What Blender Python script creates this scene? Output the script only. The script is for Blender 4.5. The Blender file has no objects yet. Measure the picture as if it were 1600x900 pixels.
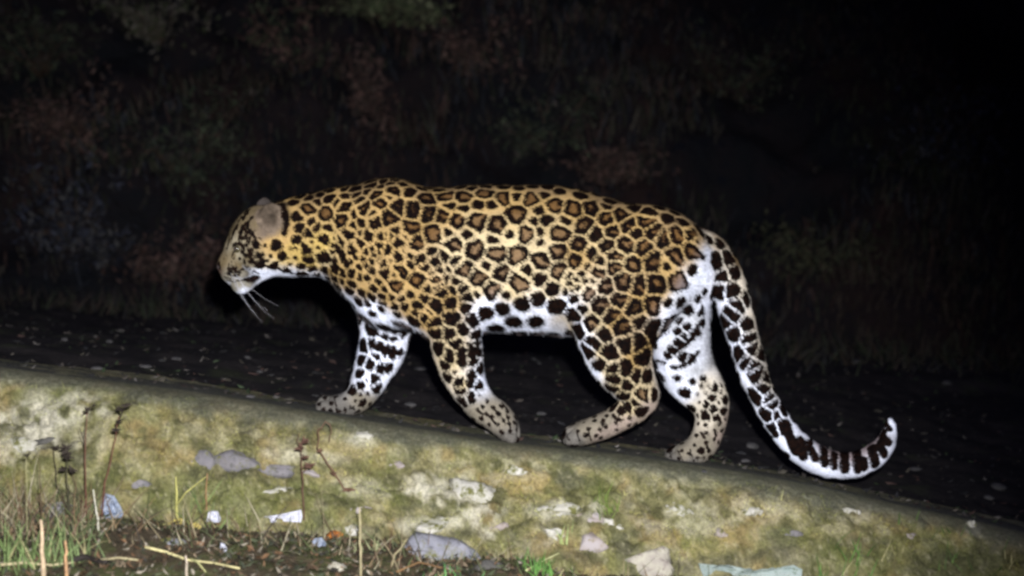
import bpy, math, random
import numpy as np
from mathutils import Vector
from mathutils.bvhtree import BVHTree

random.seed(7)
rng = np.random.default_rng(7)
scene = bpy.context.scene
col = scene.collection

# ------------------------------------------------------------------ camera
F = 2400.0                                   # focal length in pixels of a 1600 wide frame
TH = math.atan(150.0 / F)
CAM = np.array([0.0, -4.0, 0.65])
cam_data = bpy.data.cameras.new("camera")
cam_data.sensor_width = 36.0
cam_data.lens = F / 1600 * 36
cam_data.clip_start = 0.05
cam_data.clip_end = 200
cam_data.dof.use_dof = True
cam_data.dof.focus_distance = 3.95
cam_data.dof.aperture_fstop = 2.2
cam = bpy.data.objects.new("camera", cam_data)
cam.location = CAM
cam.rotation_euler = (math.pi / 2 - TH, 0, 0)
col.objects.link(cam)
scene.camera = cam

# ------------------------------------------------------------------ night sky, flash
world = bpy.data.worlds.new("World")
scene.world = world
world.use_nodes = True
bg = world.node_tree.nodes["Background"]
bg.inputs[0].default_value = (0.33, 0.35, 1.0, 1)
bg.inputs[1].default_value = 0.065

fl = bpy.data.lights.new("camera_flash", 'SPOT')     # the flash that took the picture, beside the lens
fl.energy = 1330
fl.color = (0.98, 0.97, 1.0)
fl.shadow_soft_size = 0.025
fl.spot_size = math.radians(54)
fl.spot_blend = 0.85
flo = bpy.data.objects.new("camera_flash", fl)
flo.location = CAM + np.array([0.07, -0.02, 0.13])
aim = Vector((-0.36, 0.0, 0.10)) - flo.location
flo.rotation_euler = aim.to_track_quat('-Z', 'Y').to_euler()
col.objects.link(flo)

scene.view_settings.view_transform = 'Standard'
scene.view_settings.look = 'None'
scene.view_settings.exposure = 0
scene.view_settings.gamma = 1
scene.render.engine = 'CYCLES'
scene.cycles.max_bounces = 4
scene.cycles.pixel_filter_type = 'BLACKMAN_HARRIS'
scene.cycles.filter_width = 2.9
scene.render.resolution_x = 1024
scene.render.resolution_y = 576

FWD = np.array([0, math.cos(TH), -math.sin(TH)])
UP = np.array([0, math.sin(TH), math.cos(TH)])
RT = np.array([1.0, 0, 0])

def ray(px, py):
    return RT * (px - 800) / F + FWD - UP * (py - 450) / F

def at_y(px, py, Y=0.0):
    d = ray(px, py)
    return CAM + d * ((Y - CAM[1]) / d[1])

# ------------------------------------------------------------------ helpers
def smooth01(x, a, b):
    t = np.clip((x - a) / (b - a), 0, 1)
    return t * t * (3 - 2 * t)

def _hash(ix, iy, iz, seed):
    h = (ix * 374761393 + iy * 668265263 + iz * 2147483647 + seed * 1274126177) & 0xFFFFFFFF
    h = ((h ^ (h >> 13)) * 1274126177) & 0xFFFFFFFF
    h = (h ^ (h >> 16)) & 0xFFFFFFFF
    return h / 4294967295.0

def vnoise(p, scale, seed=0):
    q = np.asarray(p, float) * scale + 1000.0
    i = np.floor(q).astype(np.int64)
    f = q - i
    f = f * f * (3 - 2 * f)
    r = 0
    for dx in (0, 1):
        for dy in (0, 1):
            for dz in (0, 1):
                w = (f[:, 0] if dx else 1 - f[:, 0]) * (f[:, 1] if dy else 1 - f[:, 1]) * (f[:, 2] if dz else 1 - f[:, 2])
                r = r + w * _hash(i[:, 0] + dx, i[:, 1] + dy, i[:, 2] + dz, seed)
    return r * 2 - 1

def fbm(p, scale, octaves=4, seed=0, gain=0.5):
    a, s, r = 1.0, scale, 0
    for o in range(octaves):
        r = r + a * vnoise(p, s, seed + o * 17)
        a *= gain
        s *= 2.03
    return r

def mesh_np(name, verts, faces, mat=None, smooth=True, attrs=None, colors=None):
    """faces: int array (n,3) or (n,4)"""
    verts = np.asarray(verts, np.float32)
    faces = np.asarray(faces, np.int32)
    me = bpy.data.meshes.new(name)
    me.vertices.add(len(verts))
    me.vertices.foreach_set('co', verts.ravel())
    k = faces.shape[1]
    me.loops.add(faces.size)
    me.loops.foreach_set('vertex_index', faces.ravel())
    me.polygons.add(len(faces))
    me.polygons.foreach_set('loop_start', np.arange(len(faces), dtype=np.int32) * k)
    me.polygons.foreach_set('loop_total', np.full(len(faces), k, np.int32))
    me.update(calc_edges=True)
    me.polygons.foreach_set('use_smooth', np.full(len(faces), smooth))
    for n, v in (attrs or {}).items():
        a = me.attributes.new(n, 'FLOAT', 'POINT')
        a.data.foreach_set('value', np.asarray(v, np.float32))
    for n, v in (colors or {}).items():
        a = me.attributes.new(n, 'FLOAT_VECTOR', 'POINT')
        a.data.foreach_set('vector', np.asarray(v, np.float32).ravel())
    if mat:
        me.materials.append(mat)
    return me

def link(name, me, parent=None, loc=None):
    o = bpy.data.objects.new(name, me)
    col.objects.link(o)
    if parent:
        o.parent = parent
    if loc is not None:
        o.location = loc
    return o

def tag(o, label=None, cat=None, group=None, kind=None):
    if label: o['label'] = label
    if cat: o['category'] = cat
    if group: o['group'] = group
    if kind: o['kind'] = kind
    return o

def empty(name, loc, label, cat, group=None):
    o = bpy.data.objects.new(name, None)
    o.empty_display_size = 0.05
    o.location = loc
    col.objects.link(o)
    return tag(o, label, cat, group)

def grid_faces(nu, nv):
    i = np.arange(nu - 1)[:, None] * nv + np.arange(nv - 1)[None, :]
    i = i.ravel()
    return np.stack([i, i + nv, i + nv + 1, i + 1], 1)

class MB:
    """collects tubes, leaves and blades into one mesh"""
    def __init__(s):
        s.v = []; s.f = []; s.n = 0; s.c = []
    def add(s, v, f, c=None):
        v = np.asarray(v, float)
        s.v.append(v)
        s.f += [tuple(int(k) + s.n for k in q) for q in f]
        s.n += len(v)
        s.c += [c if c is not None else (0.5, 0.5, 0.5)] * len(v)
    def tube(s, pts, radii, n=6, c=None):
        pts = [Vector(p) for p in pts]
        if not hasattr(radii, '__len__'):
            radii = [radii] * len(pts)
        vs, fs = [], []
        prev = None
        for i, p in enumerate(pts):
            t = (pts[min(i + 1, len(pts) - 1)] - pts[max(i - 1, 0)])
            t = t.normalized() if t.length > 1e-9 else Vector((0, 0, 1))
            if prev is None:
                a = t.cross(Vector((0.3, 1, 0.1))).normalized()
            else:
                a = (prev - t * prev.dot(t)).normalized()
            prev = a
            b = t.cross(a)
            for k in range(n):
                an = 2 * math.pi * k / n
                vs.append(p + (a * math.cos(an) + b * math.sin(an)) * radii[i])
        m = len(pts)
        for i in range(m - 1):
            for k in range(n):
                k2 = (k + 1) % n
                fs.append((i * n + k, i * n + k2, (i + 1) * n + k2, (i + 1) * n + k))
        vs.append(pts[0]); vs.append(pts[-1])
        for k in range(n):
            k2 = (k + 1) % n
            fs.append((m * n, k2, k))
            fs.append((m * n + 1, (m - 1) * n + k, (m - 1) * n + k2))
        s.add([tuple(q) for q in vs], fs, c)
    def blade(s, base, direction, length, width, bend=0.3, c=None, seg=4, side=None):
        b = Vector(base); d = Vector(direction).normalized()
        sd = Vector(side).normalized() if side is not None else Vector((random.uniform(-1, 1), random.uniform(-.4, .4), 0)).normalized()
        sd = (sd - d * sd.dot(d)).normalized()
        out = d.cross(sd)
        vs, fs = [], []
        for i in range(seg + 1):
            t = i / seg
            w = width * (1 - t ** 1.6) * 0.5 + 0.0002
            p = b + d * (length * t) + out * (bend * length * t * t) - Vector((0, 0, 1)) * (abs(bend) * length * 0.4 * t * t)
            vs += [tuple(p - sd * w), tuple(p + sd * w)]
        for i in range(seg):
            fs.append((2 * i, 2 * i + 1, 2 * i + 3, 2 * i + 2))
        s.add(vs, fs, c)
    def build(s, name, mat, parent=None, loc=None, smooth=True):
        me = bpy.data.meshes.new(name)
        v = np.concatenate(s.v)
        if loc is not None:
            v = v - np.asarray(loc, float)
        elif parent is not None:
            v = v - np.array(parent.location)
        me.from_pydata([tuple(q) for q in v], [], s.f)
        a = me.attributes.new('tint', 'FLOAT_VECTOR', 'POINT')
        a.data.foreach_set('vector', np.asarray(s.c, np.float32).ravel())
        me.materials.append(mat)
        me.polygons.foreach_set('use_smooth', [smooth] * len(me.polygons))
        o = link(name, me, parent)
        if parent is None and loc is not None:
            o.location = loc
        return o

# ------------------------------------------------------------------ materials
def new_mat(name, rough=0.85, spec=0.2):
    m = bpy.data.materials.new(name)
    m.use_nodes = True
    nt = m.node_tree
    b = nt.nodes["Principled BSDF"]
    b.inputs['Roughness'].default_value = rough
    b.inputs['Specular IOR Level'].default_value = spec
    return m, nt, b

def N(nt, t, **kw):
    n = nt.nodes.new(t)
    for k, v in kw.items():
        setattr(n, k, v)
    return n

def mixc(nt, fac, a, b, mode='MIX'):
    n = N(nt, 'ShaderNodeMix', data_type='RGBA', blend_type=mode)
    for idx, v in ((0, fac), (6, a), (7, b)):
        if isinstance(v, (int, float)):
            n.inputs[idx].default_value = v
        elif isinstance(v, tuple):
            n.inputs[idx].default_value = (*v, 1)
        else:
            nt.links.new(v, n.inputs[idx])
    return n.outputs[2]

def mapr(nt, v, a, b, c=0.0, d=1.0):
    n = N(nt, 'ShaderNodeMapRange', interpolation_type='SMOOTHSTEP')
    nt.links.new(v, n.inputs[0])
    for i, x in zip((1, 2, 3, 4), (a, b, c, d)):
        n.inputs[i].default_value = x
    return n.outputs[0]

def math_(nt, op, a, b=None, clamp=False):
    n = N(nt, 'ShaderNodeMath', operation=op, use_clamp=clamp)
    for i, v in enumerate((a, b)):
        if v is None: continue
        if isinstance(v, (int, float)): n.inputs[i].default_value = v
        else: nt.links.new(v, n.inputs[i])
    return n.outputs[0]

def noise(nt, scale, detail=4, rough=0.6, vec=None, typ='FBM'):
    n = N(nt, 'ShaderNodeTexNoise', noise_type=typ)
    n.inputs['Scale'].default_value = scale
    n.inputs['Detail'].default_value = detail
    n.inputs['Roughness'].default_value = rough
    if vec is None:
        g = N(nt, 'ShaderNodeNewGeometry')
        vec = g.outputs['Position']
    nt.links.new(vec, n.inputs['Vector'])
    return n.outputs['Fac']

def attr(nt, name):
    return N(nt, 'ShaderNodeAttribute', attribute_name=name)

def bump(nt, bsdf, h, strength=0.5, dist=0.01):
    n = N(nt, 'ShaderNodeBump')
    n.inputs['Strength'].default_value = strength
    n.inputs['Distance'].default_value = dist
    nt.links.new(h, n.inputs['Height'])
    nt.links.new(n.outputs[0], bsdf.inputs['Normal'])

# coat: two signed fields (spot outline, rosette centre) and a base fur colour come with the mesh
def coat_material():
    m, nt, b = new_mat('leopard_coat', 0.75, 0.18)
    L = nt.links.new
    A = attr(nt, 'spot').outputs['Fac']
    B = attr(nt, 'core').outputs['Fac']
    base = attr(nt, 'fur_color').outputs['Vector']
    n1 = math_(nt, 'MULTIPLY', math_(nt, 'SUBTRACT', noise(nt, 150, 3, 0.6), 0.5), 0.0065)
    A2 = math_(nt, 'ADD', A, n1)
    B2 = math_(nt, 'ADD', B, math_(nt, 'MULTIPLY', n1, 1.3))
    dark = mapr(nt, A2, -0.0008, 0.0010)
    core = mapr(nt, B2, -0.0015, 0.0020)
    var = mapr(nt, noise(nt, 260, 3, 0.7), 0.25, 0.75, 0.82, 1.12)
    vv = N(nt, 'ShaderNodeCombineColor')
    for i in range(3): L(var, vv.inputs[i])
    basec = mixc(nt, 1.0, base, vv.outputs[0], 'MULTIPLY')
    corec = mixc(nt, 1.0, basec, (0.36, 0.285, 0.25), 'MULTIPLY')
    spotc = mixc(nt, mapr(nt, noise(nt, 90, 2), 0.35, 0.7), (0.003, 0.002, 0.002), (0.010, 0.0045, 0.003))
    k = mixc(nt, dark, basec, mixc(nt, core, spotc, corec))
    L(k, b.inputs['Base Color'])
    b.inputs['Specular IOR Level'].default_value = 0.03
    return m

def tint_material(name, rough=0.8, spec=0.2, var=0.35, scale=60, trans=0.0):
    m, nt, b = new_mat(name, rough, spec)
    a = attr(nt, 'tint').outputs['Vector']
    f = mapr(nt, noise(nt, scale, 4, 0.65), 0.25, 0.75, 1 - var, 1 + var)
    vv = N(nt, 'ShaderNodeCombineColor')
    for i in range(3): nt.links.new(f, vv.inputs[i])
    nt.links.new(mixc(nt, 1.0, a, vv.outputs[0], 'MULTIPLY'), b.inputs['Base Color'])
    bump(nt, b, noise(nt, scale * 3, 3), 0.4, 0.002)
    return m

M_coat = coat_material()
M_plant = tint_material('dry_plant', 0.8, 0.15, 0.3, 80)
M_leaf = tint_material('leaf', 0.7, 0.2, 0.35, 90)
M_bank_leaf = tint_material('bank_leaf', 0.75, 0.15, 0.5, 6)

def stone_material(name, c1, c2, c3, scale=25, moss=0.0):
    m, nt, b = new_mat(name, 0.85, 0.25)
    k = mixc(nt, mapr(nt, noise(nt, scale, 5, 0.65), 0.3, 0.7), c1, c2)
    k = mixc(nt, mapr(nt, noise(nt, scale * 3.1, 4, 0.7), 0.52, 0.68), k, c3)
    if moss:
        k = mixc(nt, mapr(nt, noise(nt, scale * 0.9, 5, 0.7), 0.62 - moss, 0.75 - moss), k, (0.13, 0.13, 0.04))
    nt.links.new(k, b.inputs['Base Color'])
    bump(nt, b, noise(nt, scale * 5, 6, 0.7), 0.7, 0.006)
    return m

M_stone_purple = stone_material('purple_grey_stone', (0.15, 0.145, 0.155), (0.22, 0.205, 0.21), (0.10, 0.10, 0.09), 30, 0.10)
M_stone_blue = stone_material('blue_grey_stone', (0.17, 0.175, 0.205), (0.27, 0.27, 0.30), (0.11, 0.11, 0.12), 18, 0.10)
M_stone_pink = stone_material('pinkish_stone', (0.30, 0.25, 0.22), (0.36, 0.33, 0.33), (0.22, 0.19, 0.13), 22, .08)
M_stone_pale = stone_material('pale_lichen_stone', (0.28, 0.25, 0.22), (0.46, 0.44, 0.34), (0.20, 0.17, 0.15), 20, .06)
M_stone_dark = stone_material('dark_stone', (0.07, 0.068, 0.062), (0.11, 0.105, 0.095), (0.05, 0.05, 0.05), 30)
M_lime = stone_material('lime_crust', (0.42, 0.41, 0.33), (0.56, 0.54, 0.49), (0.30, 0.29, 0.17), 34, 0.14)
M_white = stone_material('white_scrap', (0.50, 0.51, 0.60), (0.62, 0.63, 0.70), (0.34, 0.34, 0.38), 25)
M_blue = stone_material('blue_white_scrap', (0.20, 0.25, 0.36), (0.38, 0.42, 0.48), (0.10, 0.13, 0.20), 70)
M_teal = stone_material('pale_teal_scrap', (0.27, 0.34, 0.32), (0.38, 0.44, 0.41), (0.13, 0.17, 0.10), 40)
M_orange = stone_material('orange_leaf', (0.34, 0.11, 0.02), (0.42, 0.16, 0.03), (0.25, 0.08, 0.02), 60)

# ------------------------------------------------------------------ terrain shape
edge_px = [(-900, 470), (-400, 530), (0, 579), (200, 600), (450, 641), (620, 669), (800, 696), (1000, 716), (1100, 733), (1300, 769), (1450, 801), (1600, 835), (2000, 915), (2500, 1000)]
_ex = np.array([at_y(x, y, -0.14)[0] for x, y in edge_px])
_ez = np.array([at_y(x, y, -0.14)[2] for x, y in edge_px])
_gx = np.linspace(_ex[0], _ex[-1], 600)
_gz = np.interp(_gx, _ex, _ez)
_kk = np.exp(-0.5 * (np.arange(-30, 31) / 12.0) ** 2); _kk /= _kk.sum()
_gz = np.convolve(np.pad(_gz, 30, mode='edge'), _kk, 'valid')
def zt(x):
    return np.interp(x, _gx, _gz)

def ground_line(x):                              # foot of the wall
    return np.interp(x, [-3, -1.25, -0.45, -0.15, 0.2, 0.6, 3], [-0.06, -0.115, -0.175, -0.213, -0.262, -0.32, -0.55])

def top_z(x, y):                                 # walking surface on the wall top
    return zt(x) - 0.07 * (y + 0.14)

def path_z(x, y):
    w = 1 - 0.62 * smooth01(y, 0.2, 4.0)
    return zt(x) * w - 0.045 - 0.004 * (y)

def bank_xyz(x, v):
    """v = distance up the bank"""
    y = 3.9 + v * 0.62 + 0.15 * np.sin(x * 0.9) + 0.25 * np.sin(x * 0.37 + 1)
    z = path_z(x, np.minimum(y, 4.2)) + v * 0.80 - 0.15
    return y, z

# ------------------------------------------------------------------ lower ground
def make_ground():
    xs = np.concatenate([np.linspace(-30, -2.5, 20)[:-1], np.linspace(-2.5, 2.5, 420), np.linspace(2.5, 30, 20)[1:]])
    ys = np.concatenate([np.linspace(-30, -1.2, 16)[:-1], np.linspace(-1.2, -0.2, 90), np.linspace(-0.2, 30, 14)[1:]])
    X, Y = np.meshgrid(xs, ys, indexing='ij')
    p = np.stack([X.ravel(), Y.ravel(), np.zeros(X.size)], 1)
    z = ground_line(p[:, 0]) + 0.10 * np.maximum(p[:, 1] + 0.42, -3.6) * (p[:, 1] < -0.42)
    near = (np.abs(p[:, 0]) < 3) & (p[:, 1] > -1.5) & (p[:, 1] < 0)
    z = z + near * (fbm(p, 7, 4, 3) * 0.018 + fbm(p, 45, 2, 9) * 0.005)
    z = np.where(p[:, 1] > -0.1, z - 0.6 - 1.6 * smooth01(p[:, 1], 0, 5), z)
    p[:, 2] = z
    m, nt, b = new_mat('leaf_mould_soil', 0.95, 0.1)
    k = mixc(nt, mapr(nt, noise(nt, 14, 5, 0.7), 0.3, 0.7), (0.050, 0.042, 0.028), (0.13, 0.10, 0.065))
    k = mixc(nt, mapr(nt, noise(nt, 9, 5, 0.7), 0.45, 0.62), k, (0.09, 0.10, 0.04))
    k = mixc(nt, mapr(nt, noise(nt, 70, 3, 0.7), 0.6, 0.72), k, (0.20, 0.15, 0.09))
    nt.links.new(k, b.inputs['Base Color'])
    bump(nt, b, noise(nt, 60, 6, 0.75), 0.9, 0.02)
    return tag(link('ground', mesh_np('ground', p, grid_faces(len(xs), len(ys)), m)), kind='structure')
ground = make_ground()

# ------------------------------------------------------------------ wall
wall = empty('retaining_wall', (0, -0.2, 0), 'low old mossy masonry wall sloping down to the right under the leopard', 'wall')

def to_px(p):
    """picture position of points, used only to look up where each stain lies on the wall"""
    q = p - CAM
    d = q @ FWD
    return 800 + F * (q @ RT) / d, 450 - F * (q @ UP) / d

# stains and painted shade on the wall face, as x along the wall and drop below its top, in metres, with radius and strength
def wp(px, py, rx, ry, s):
    return (px, py, rx, ry, s)
pale_st = [(40, 655, 75, 32, .9), (90, 640, 80, 26, .6), (20, 700, 40, 20, .5), (130, 690, 50, 25, .3), (560, 683, 28, 12, .7), (705, 765, 75, 28, .9), (745, 795, 50, 34, .85), (690, 815, 50, 16, .7),
           (650, 825, 45, 18, .6), (870, 798, 45, 16, .6), (925, 798, 30, 14, .6), (800, 730, 50, 20, .25), (1180, 800, 60, 26, .35), (1065, 760, 30, 20, .3), (860, 840, 20, 22, .35),
           (1050, 815, 70, 25, .35), (470, 715, 60, 14, .45), (560, 760, 50, 20, .3), (1320, 800, 60, 15, .3), (1520, 823, 14, 12, .8)]
green_st = [(360, 785, 230, 48, .75), (180, 770, 120, 40, .5), (940, 770, 26, 50, .9), (950, 720, 30, 14, .6), (90, 615, 90, 14, .6), (270, 640, 60, 20, .5), (400, 790, 120, 35, .6), (300, 760, 80, 40, .5), (600, 720, 40, 18, .5),
            (1320, 870, 60, 30, .8), (1450, 860, 100, 30, .6), (1150, 760, 60, 15, .4), (60, 740, 60, 30, .5), (700, 720, 25, 10, .4), (1240, 850, 60, 20, .4), (1520, 880, 110, 26, .8), (1400, 880, 90, 22, .7), (840, 880, 60, 20, .7), (780, 850, 40, 14, .5)]
ochre_st = [(520, 700, 60, 20, .6), (330, 650, 80, 15, .4), (830, 760, 60, 30, .6), (650, 780, 80, 20, .5), (900, 740, 50, 12, .5), (1130, 850, 60, 20, .4), (1270, 790, 60, 18, .5),
            (190, 700, 50, 30, .5), (510, 745, 50, 30, .5), (1420, 810, 50, 10, .4), (780, 770, 40, 14, .5)]
dark_shade_st = [(70, 686, 44, 13, .9), (375, 742, 100, 16, .55), (930, 812, 60, 12, .5), (1000, 830, 40, 10, .4), (590, 860, 60, 14, .6), (210, 810, 60, 20, .5), (1500, 880, 100, 22, .6),
           (830, 850, 40, 26, .4), (1150, 875, 60, 12, .4), (450, 770, 60, 10, .3), (400, 660, 40, 10, .3), (1100, 780, 30, 12, .3), (620, 745, 30, 10, .3), (640, 842, 34, 10, .7), (720, 832, 40, 8, .6), (900, 874, 50, 12, .7), (975, 856, 26, 10, .7), (1080, 880, 60, 10, .6), (860, 822, 40, 8, .6), (760, 806, 40, 7, .5), (1210, 868, 50, 9, .6), (1340, 850, 50, 10, .5), (520, 790, 40, 8, .5), (1580, 860, 80, 30, .5)]  # dark stains, plus painted shade of a hollow and crevices under stones

def stain(px, py, lst, nz):
    r = np.zeros(len(px))
    for cx, cy, rx, ry, s in lst:
        q = np.sqrt(((px - cx) / rx) ** 2 + ((py - cy) / ry) ** 2) + nz * 0.45
        r = np.maximum(r, s * (1 - smooth01(q, 0.45, 1.25)))
    return r

prof = np.array([(0.42, -0.16), (0.36, -0.06), (0.30, -0.034), (0.1, -0.017), (-0.08, -0.003), (-0.13, -0.006), (-0.165, -0.018), (-0.19, -0.042), (-0.225, -0.085), (-0.28, -0.155),
                 (-0.335, -0.23), (-0.395, -0.32), (-0.43, -0.40), (-0.45, -0.55)])
def make_wall():
    nu, nv = 900, 170
    xs = np.concatenate([np.linspace(-6, -2, 60)[:-1], np.linspace(-2, 2, 780), np.linspace(2, 6, 60)[1:]])
    s = np.concatenate([[0], np.cumsum(np.hypot(*np.diff(prof, axis=0).T))])
    t = np.linspace(0, s[-1], nv)
    py_, pz_ = np.interp(t, s, prof[:, 0]), np.interp(t, s, prof[:, 1])
    for _ in range(3):
        py_[1:-1] = (py_[:-2] + 2 * py_[1:-1] + py_[2:]) / 4
        pz_[1:-1] = (pz_[:-2] + 2 * pz_[1:-1] + pz_[2:]) / 4
    X = np.repeat(xs, nv); Yb = np.tile(py_, len(xs)); Zb = np.tile(pz_, len(xs)) + zt(X)
    p = np.stack([X, Yb, Zb], 1)
    face = smooth01(-Yb, 0.10, 0.22)
    # push out along the face normal
    nrm = np.stack([np.zeros(len(X)), -0.8 * face, 1 - 0.4 * face], 1)
    d = face * (fbm(p, 4.5, 3, 5) * 0.024 + fbm(p, 17, 3, 11) * 0.013 - 0.012 * smooth01(np.abs(fbm(p, 9, 3, 71)), .10, .0)) + (0.25 + 0.75 * face) * (fbm(p, 55, 3, 21) * 0.0045) + fbm(p, 3, 2, 31) * 0.004
    px, py = to_px(p)
    nz = fbm(p, 22, 3, 77)
    hollow = stain(px, py, dark_shade_st[:1], nz)
    lime = stain(px, py, pale_st, nz)
    d = d - hollow * 0.02 + 0.008 * lime * (0.5 + fbm(p, 40, 2, 8)) * face
    p = p + nrm * d[:, None]
    # ingredient weights -> material colour
    mott = fbm(p, 28, 4, 91); mott2 = fbm(p, 9, 3, 47); fine = fbm(p, 95, 2, 13)
    C = np.zeros((len(p), 3)) + np.array([0.270, 0.258, 0.130])
    def blend(w, c):
        nonlocal C
        w = np.clip(w, 0, 1)[:, None]
        C = C * (1 - w) + np.array(c) * w
    blend(smooth01(mott2, -0.1, 0.7) * 0.6, (0.20, 0.205, 0.075))
    blend(smooth01(-mott2, 0.0, 0.8) * 0.5, (0.34, 0.29, 0.16))
    blend(smooth01(mott, 0.05, 0.6) * 0.75, (0.44, 0.41, 0.27))
    blend(smooth01(-mott, 0.1, 0.7) * 0.75, (0.10, 0.10, 0.05))
    m3 = fbm(p, 15, 3, 141)
    blend(smooth01(m3, 0.2, 0.7) * 0.55, (0.36, 0.27, 0.13))
    blend(smooth01(-m3, 0.2, 0.7) * 0.45, (0.15, 0.155, 0.12))
    blend(stain(px, py, ochre_st, nz) * 0.6 * smooth01(mott + 0.4, 0, 0.8), (0.46, 0.36, 0.15))
    blend(stain(px, py, green_st, nz) * 0.75, (0.135, 0.16, 0.05))
    blend(stain(px, py, dark_shade_st, nz) * 0.85, (0.085, 0.08, 0.06))
    blend(lime * smooth01(mott + 0.55, 0, 0.7), (0.66, 0.64, 0.55))
    blend(smooth01(fine, 0.45, 0.9) * 0.5, (0.50, 0.47, 0.33))
    # bare cement along the top, darker towards the back
    drop = zt(p[:, 0]) - p[:, 2]
    top = 1 - smooth01(drop + 0.010 * mott2 + 0.006 * mott, 0.014, 0.042)
    blend(top * 0.80, (0.150, 0.155, 0.125))
    blend((top > 0.9) * smooth01(p[:, 1], -0.10, -0.04), (0.11, 0.112, 0.105))
    blend((top > 0.9) * smooth01(p[:, 1], -0.02, 0.25), (0.06, 0.058, 0.052))
    blend((top > 0.5) * smooth01(fine, 0.35, 0.9) * 0.4, (0.26, 0.27, 0.22))
    C = C * 0.78 * np.array([1.04, 1.02, .92])
    m, nt, b = new_mat('mossy_masonry', 0.92, 0.15)
    a = attr(nt, 'tint').outputs['Vector']
    f = mapr(nt, noise(nt, 120, 5, 0.75), 0.3, 0.7, 0.58, 1.38)
    vv = N(nt, 'ShaderNodeCombineColor')
    for i in range(3): nt.links.new(f, vv.inputs[i])
    k = mixc(nt, 1.0, a, vv.outputs[0], 'MULTIPLY')
    k = mixc(nt, mapr(nt, noise(nt, 48, 4, 0.7), 0.55, 0.72, 0, 0.45), k, (0.16, 0.18, 0.05))
    nt.links.new(k, b.inputs['Base Color'])
    bump(nt, b, noise(nt, 130, 6, 0.8), 0.8, 0.010)
    me = mesh_np('wall_face', p - np.array(wall.location), grid_faces(len(xs), nv), m, colors={'tint': C})
    o = link('wall_face', me, wall)
    return o, p, C, me
wall_face, WP, WC, wall_me = make_wall()

# ------------------------------------------------------------------ track behind the wall
def make_path():
    xs = np.linspace(-9, 9, 500); ys = np.linspace(0.22, 5.5, 200)
    X, Y = np.meshgrid(xs, ys, indexing='ij')
    p = np.stack([X.ravel(), Y.ravel(), path_z(X.ravel(), Y.ravel())], 1)
    p[:, 2] += fbm(p, 1.6, 3, 4) * 0.03 + fbm(p, 11, 3, 6) * 0.012
    m, nt, b = new_mat('dark_earth_track', 0.95, 0.12)
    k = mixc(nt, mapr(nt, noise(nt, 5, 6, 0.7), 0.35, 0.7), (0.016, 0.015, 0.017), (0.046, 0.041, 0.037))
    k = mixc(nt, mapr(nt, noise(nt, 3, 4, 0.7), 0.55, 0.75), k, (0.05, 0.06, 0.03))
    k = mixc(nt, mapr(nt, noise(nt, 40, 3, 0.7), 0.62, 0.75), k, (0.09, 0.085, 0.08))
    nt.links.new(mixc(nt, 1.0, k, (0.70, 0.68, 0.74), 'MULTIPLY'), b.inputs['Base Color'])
    bump(nt, b, noise(nt, 30, 6, 0.75), 0.8, 0.03)
    return tag(link('dirt_track', mesh_np('dirt_track', p, grid_faces(len(xs), len(ys)), m)), kind='structure')
track = make_path()

# ------------------------------------------------------------------ bank
def make_bank():
    xs = np.linspace(-12, 12, 420); vs = np.linspace(-0.3, 11, 220)
    X, V = np.meshgrid(xs, vs, indexing='ij')
    x, v = X.ravel(), V.ravel()
    y, z = bank_xyz(x, v)
    p = np.stack([x, y, z], 1)
    d = fbm(p, 0.9, 3, 12) * 0.35 + fbm(p, 3.6, 3, 19) * 0.13
    d *= smooth01(v, -0.2, 0.8)
    p = p + d[:, None] * np.array([0, -0.8, 0.6])
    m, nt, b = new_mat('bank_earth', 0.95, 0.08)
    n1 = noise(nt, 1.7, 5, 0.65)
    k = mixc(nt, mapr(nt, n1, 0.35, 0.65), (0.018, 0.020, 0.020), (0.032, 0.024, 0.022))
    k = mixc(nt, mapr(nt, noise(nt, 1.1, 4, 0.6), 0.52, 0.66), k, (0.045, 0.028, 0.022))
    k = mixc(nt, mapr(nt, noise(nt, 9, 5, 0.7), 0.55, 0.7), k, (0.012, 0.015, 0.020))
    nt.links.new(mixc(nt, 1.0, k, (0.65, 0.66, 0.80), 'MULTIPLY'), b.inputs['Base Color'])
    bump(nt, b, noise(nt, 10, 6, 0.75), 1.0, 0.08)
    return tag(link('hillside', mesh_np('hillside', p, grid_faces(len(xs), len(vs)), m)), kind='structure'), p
hillside, BP = make_bank()

def bvh_of(o):
    me = o.data
    n = len(me.vertices); v = np.empty(n * 3, np.float32); me.vertices.foreach_get('co', v)
    off = np.array(o.location) + (np.array(o.parent.location) if o.parent else 0)
    v = v.reshape(-1, 3) + off
    f = np.empty(len(me.loops), np.int32); me.loops.foreach_get('vertex_index', f)
    k = me.polygons[0].loop_total
    return BVHTree.FromPolygons(v.tolist(), f.reshape(-1, k).tolist())
B_wall, B_ground, B_bank = bvh_of(wall_face), bvh_of(ground), bvh_of(hillside)
def hit(px, py, trees=None):
    best = None
    for t in (trees or (B_wall, B_ground)):
        h = t.ray_cast(Vector(CAM), Vector(ray(px, py)).normalized())
        if h[0] is not None and (best is None or h[3] < best[3]):
            best = h
    return best
def down(x, y, trees=None):
    best = None
    for t in (trees or (B_wall, B_ground)):
        h = t.ray_cast(Vector((x, y, 5)), Vector((0, 0, -1)))
        if h[0] is not None and (best is None or h[0].z > best.z):
            best = h[0]
    return best

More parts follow.
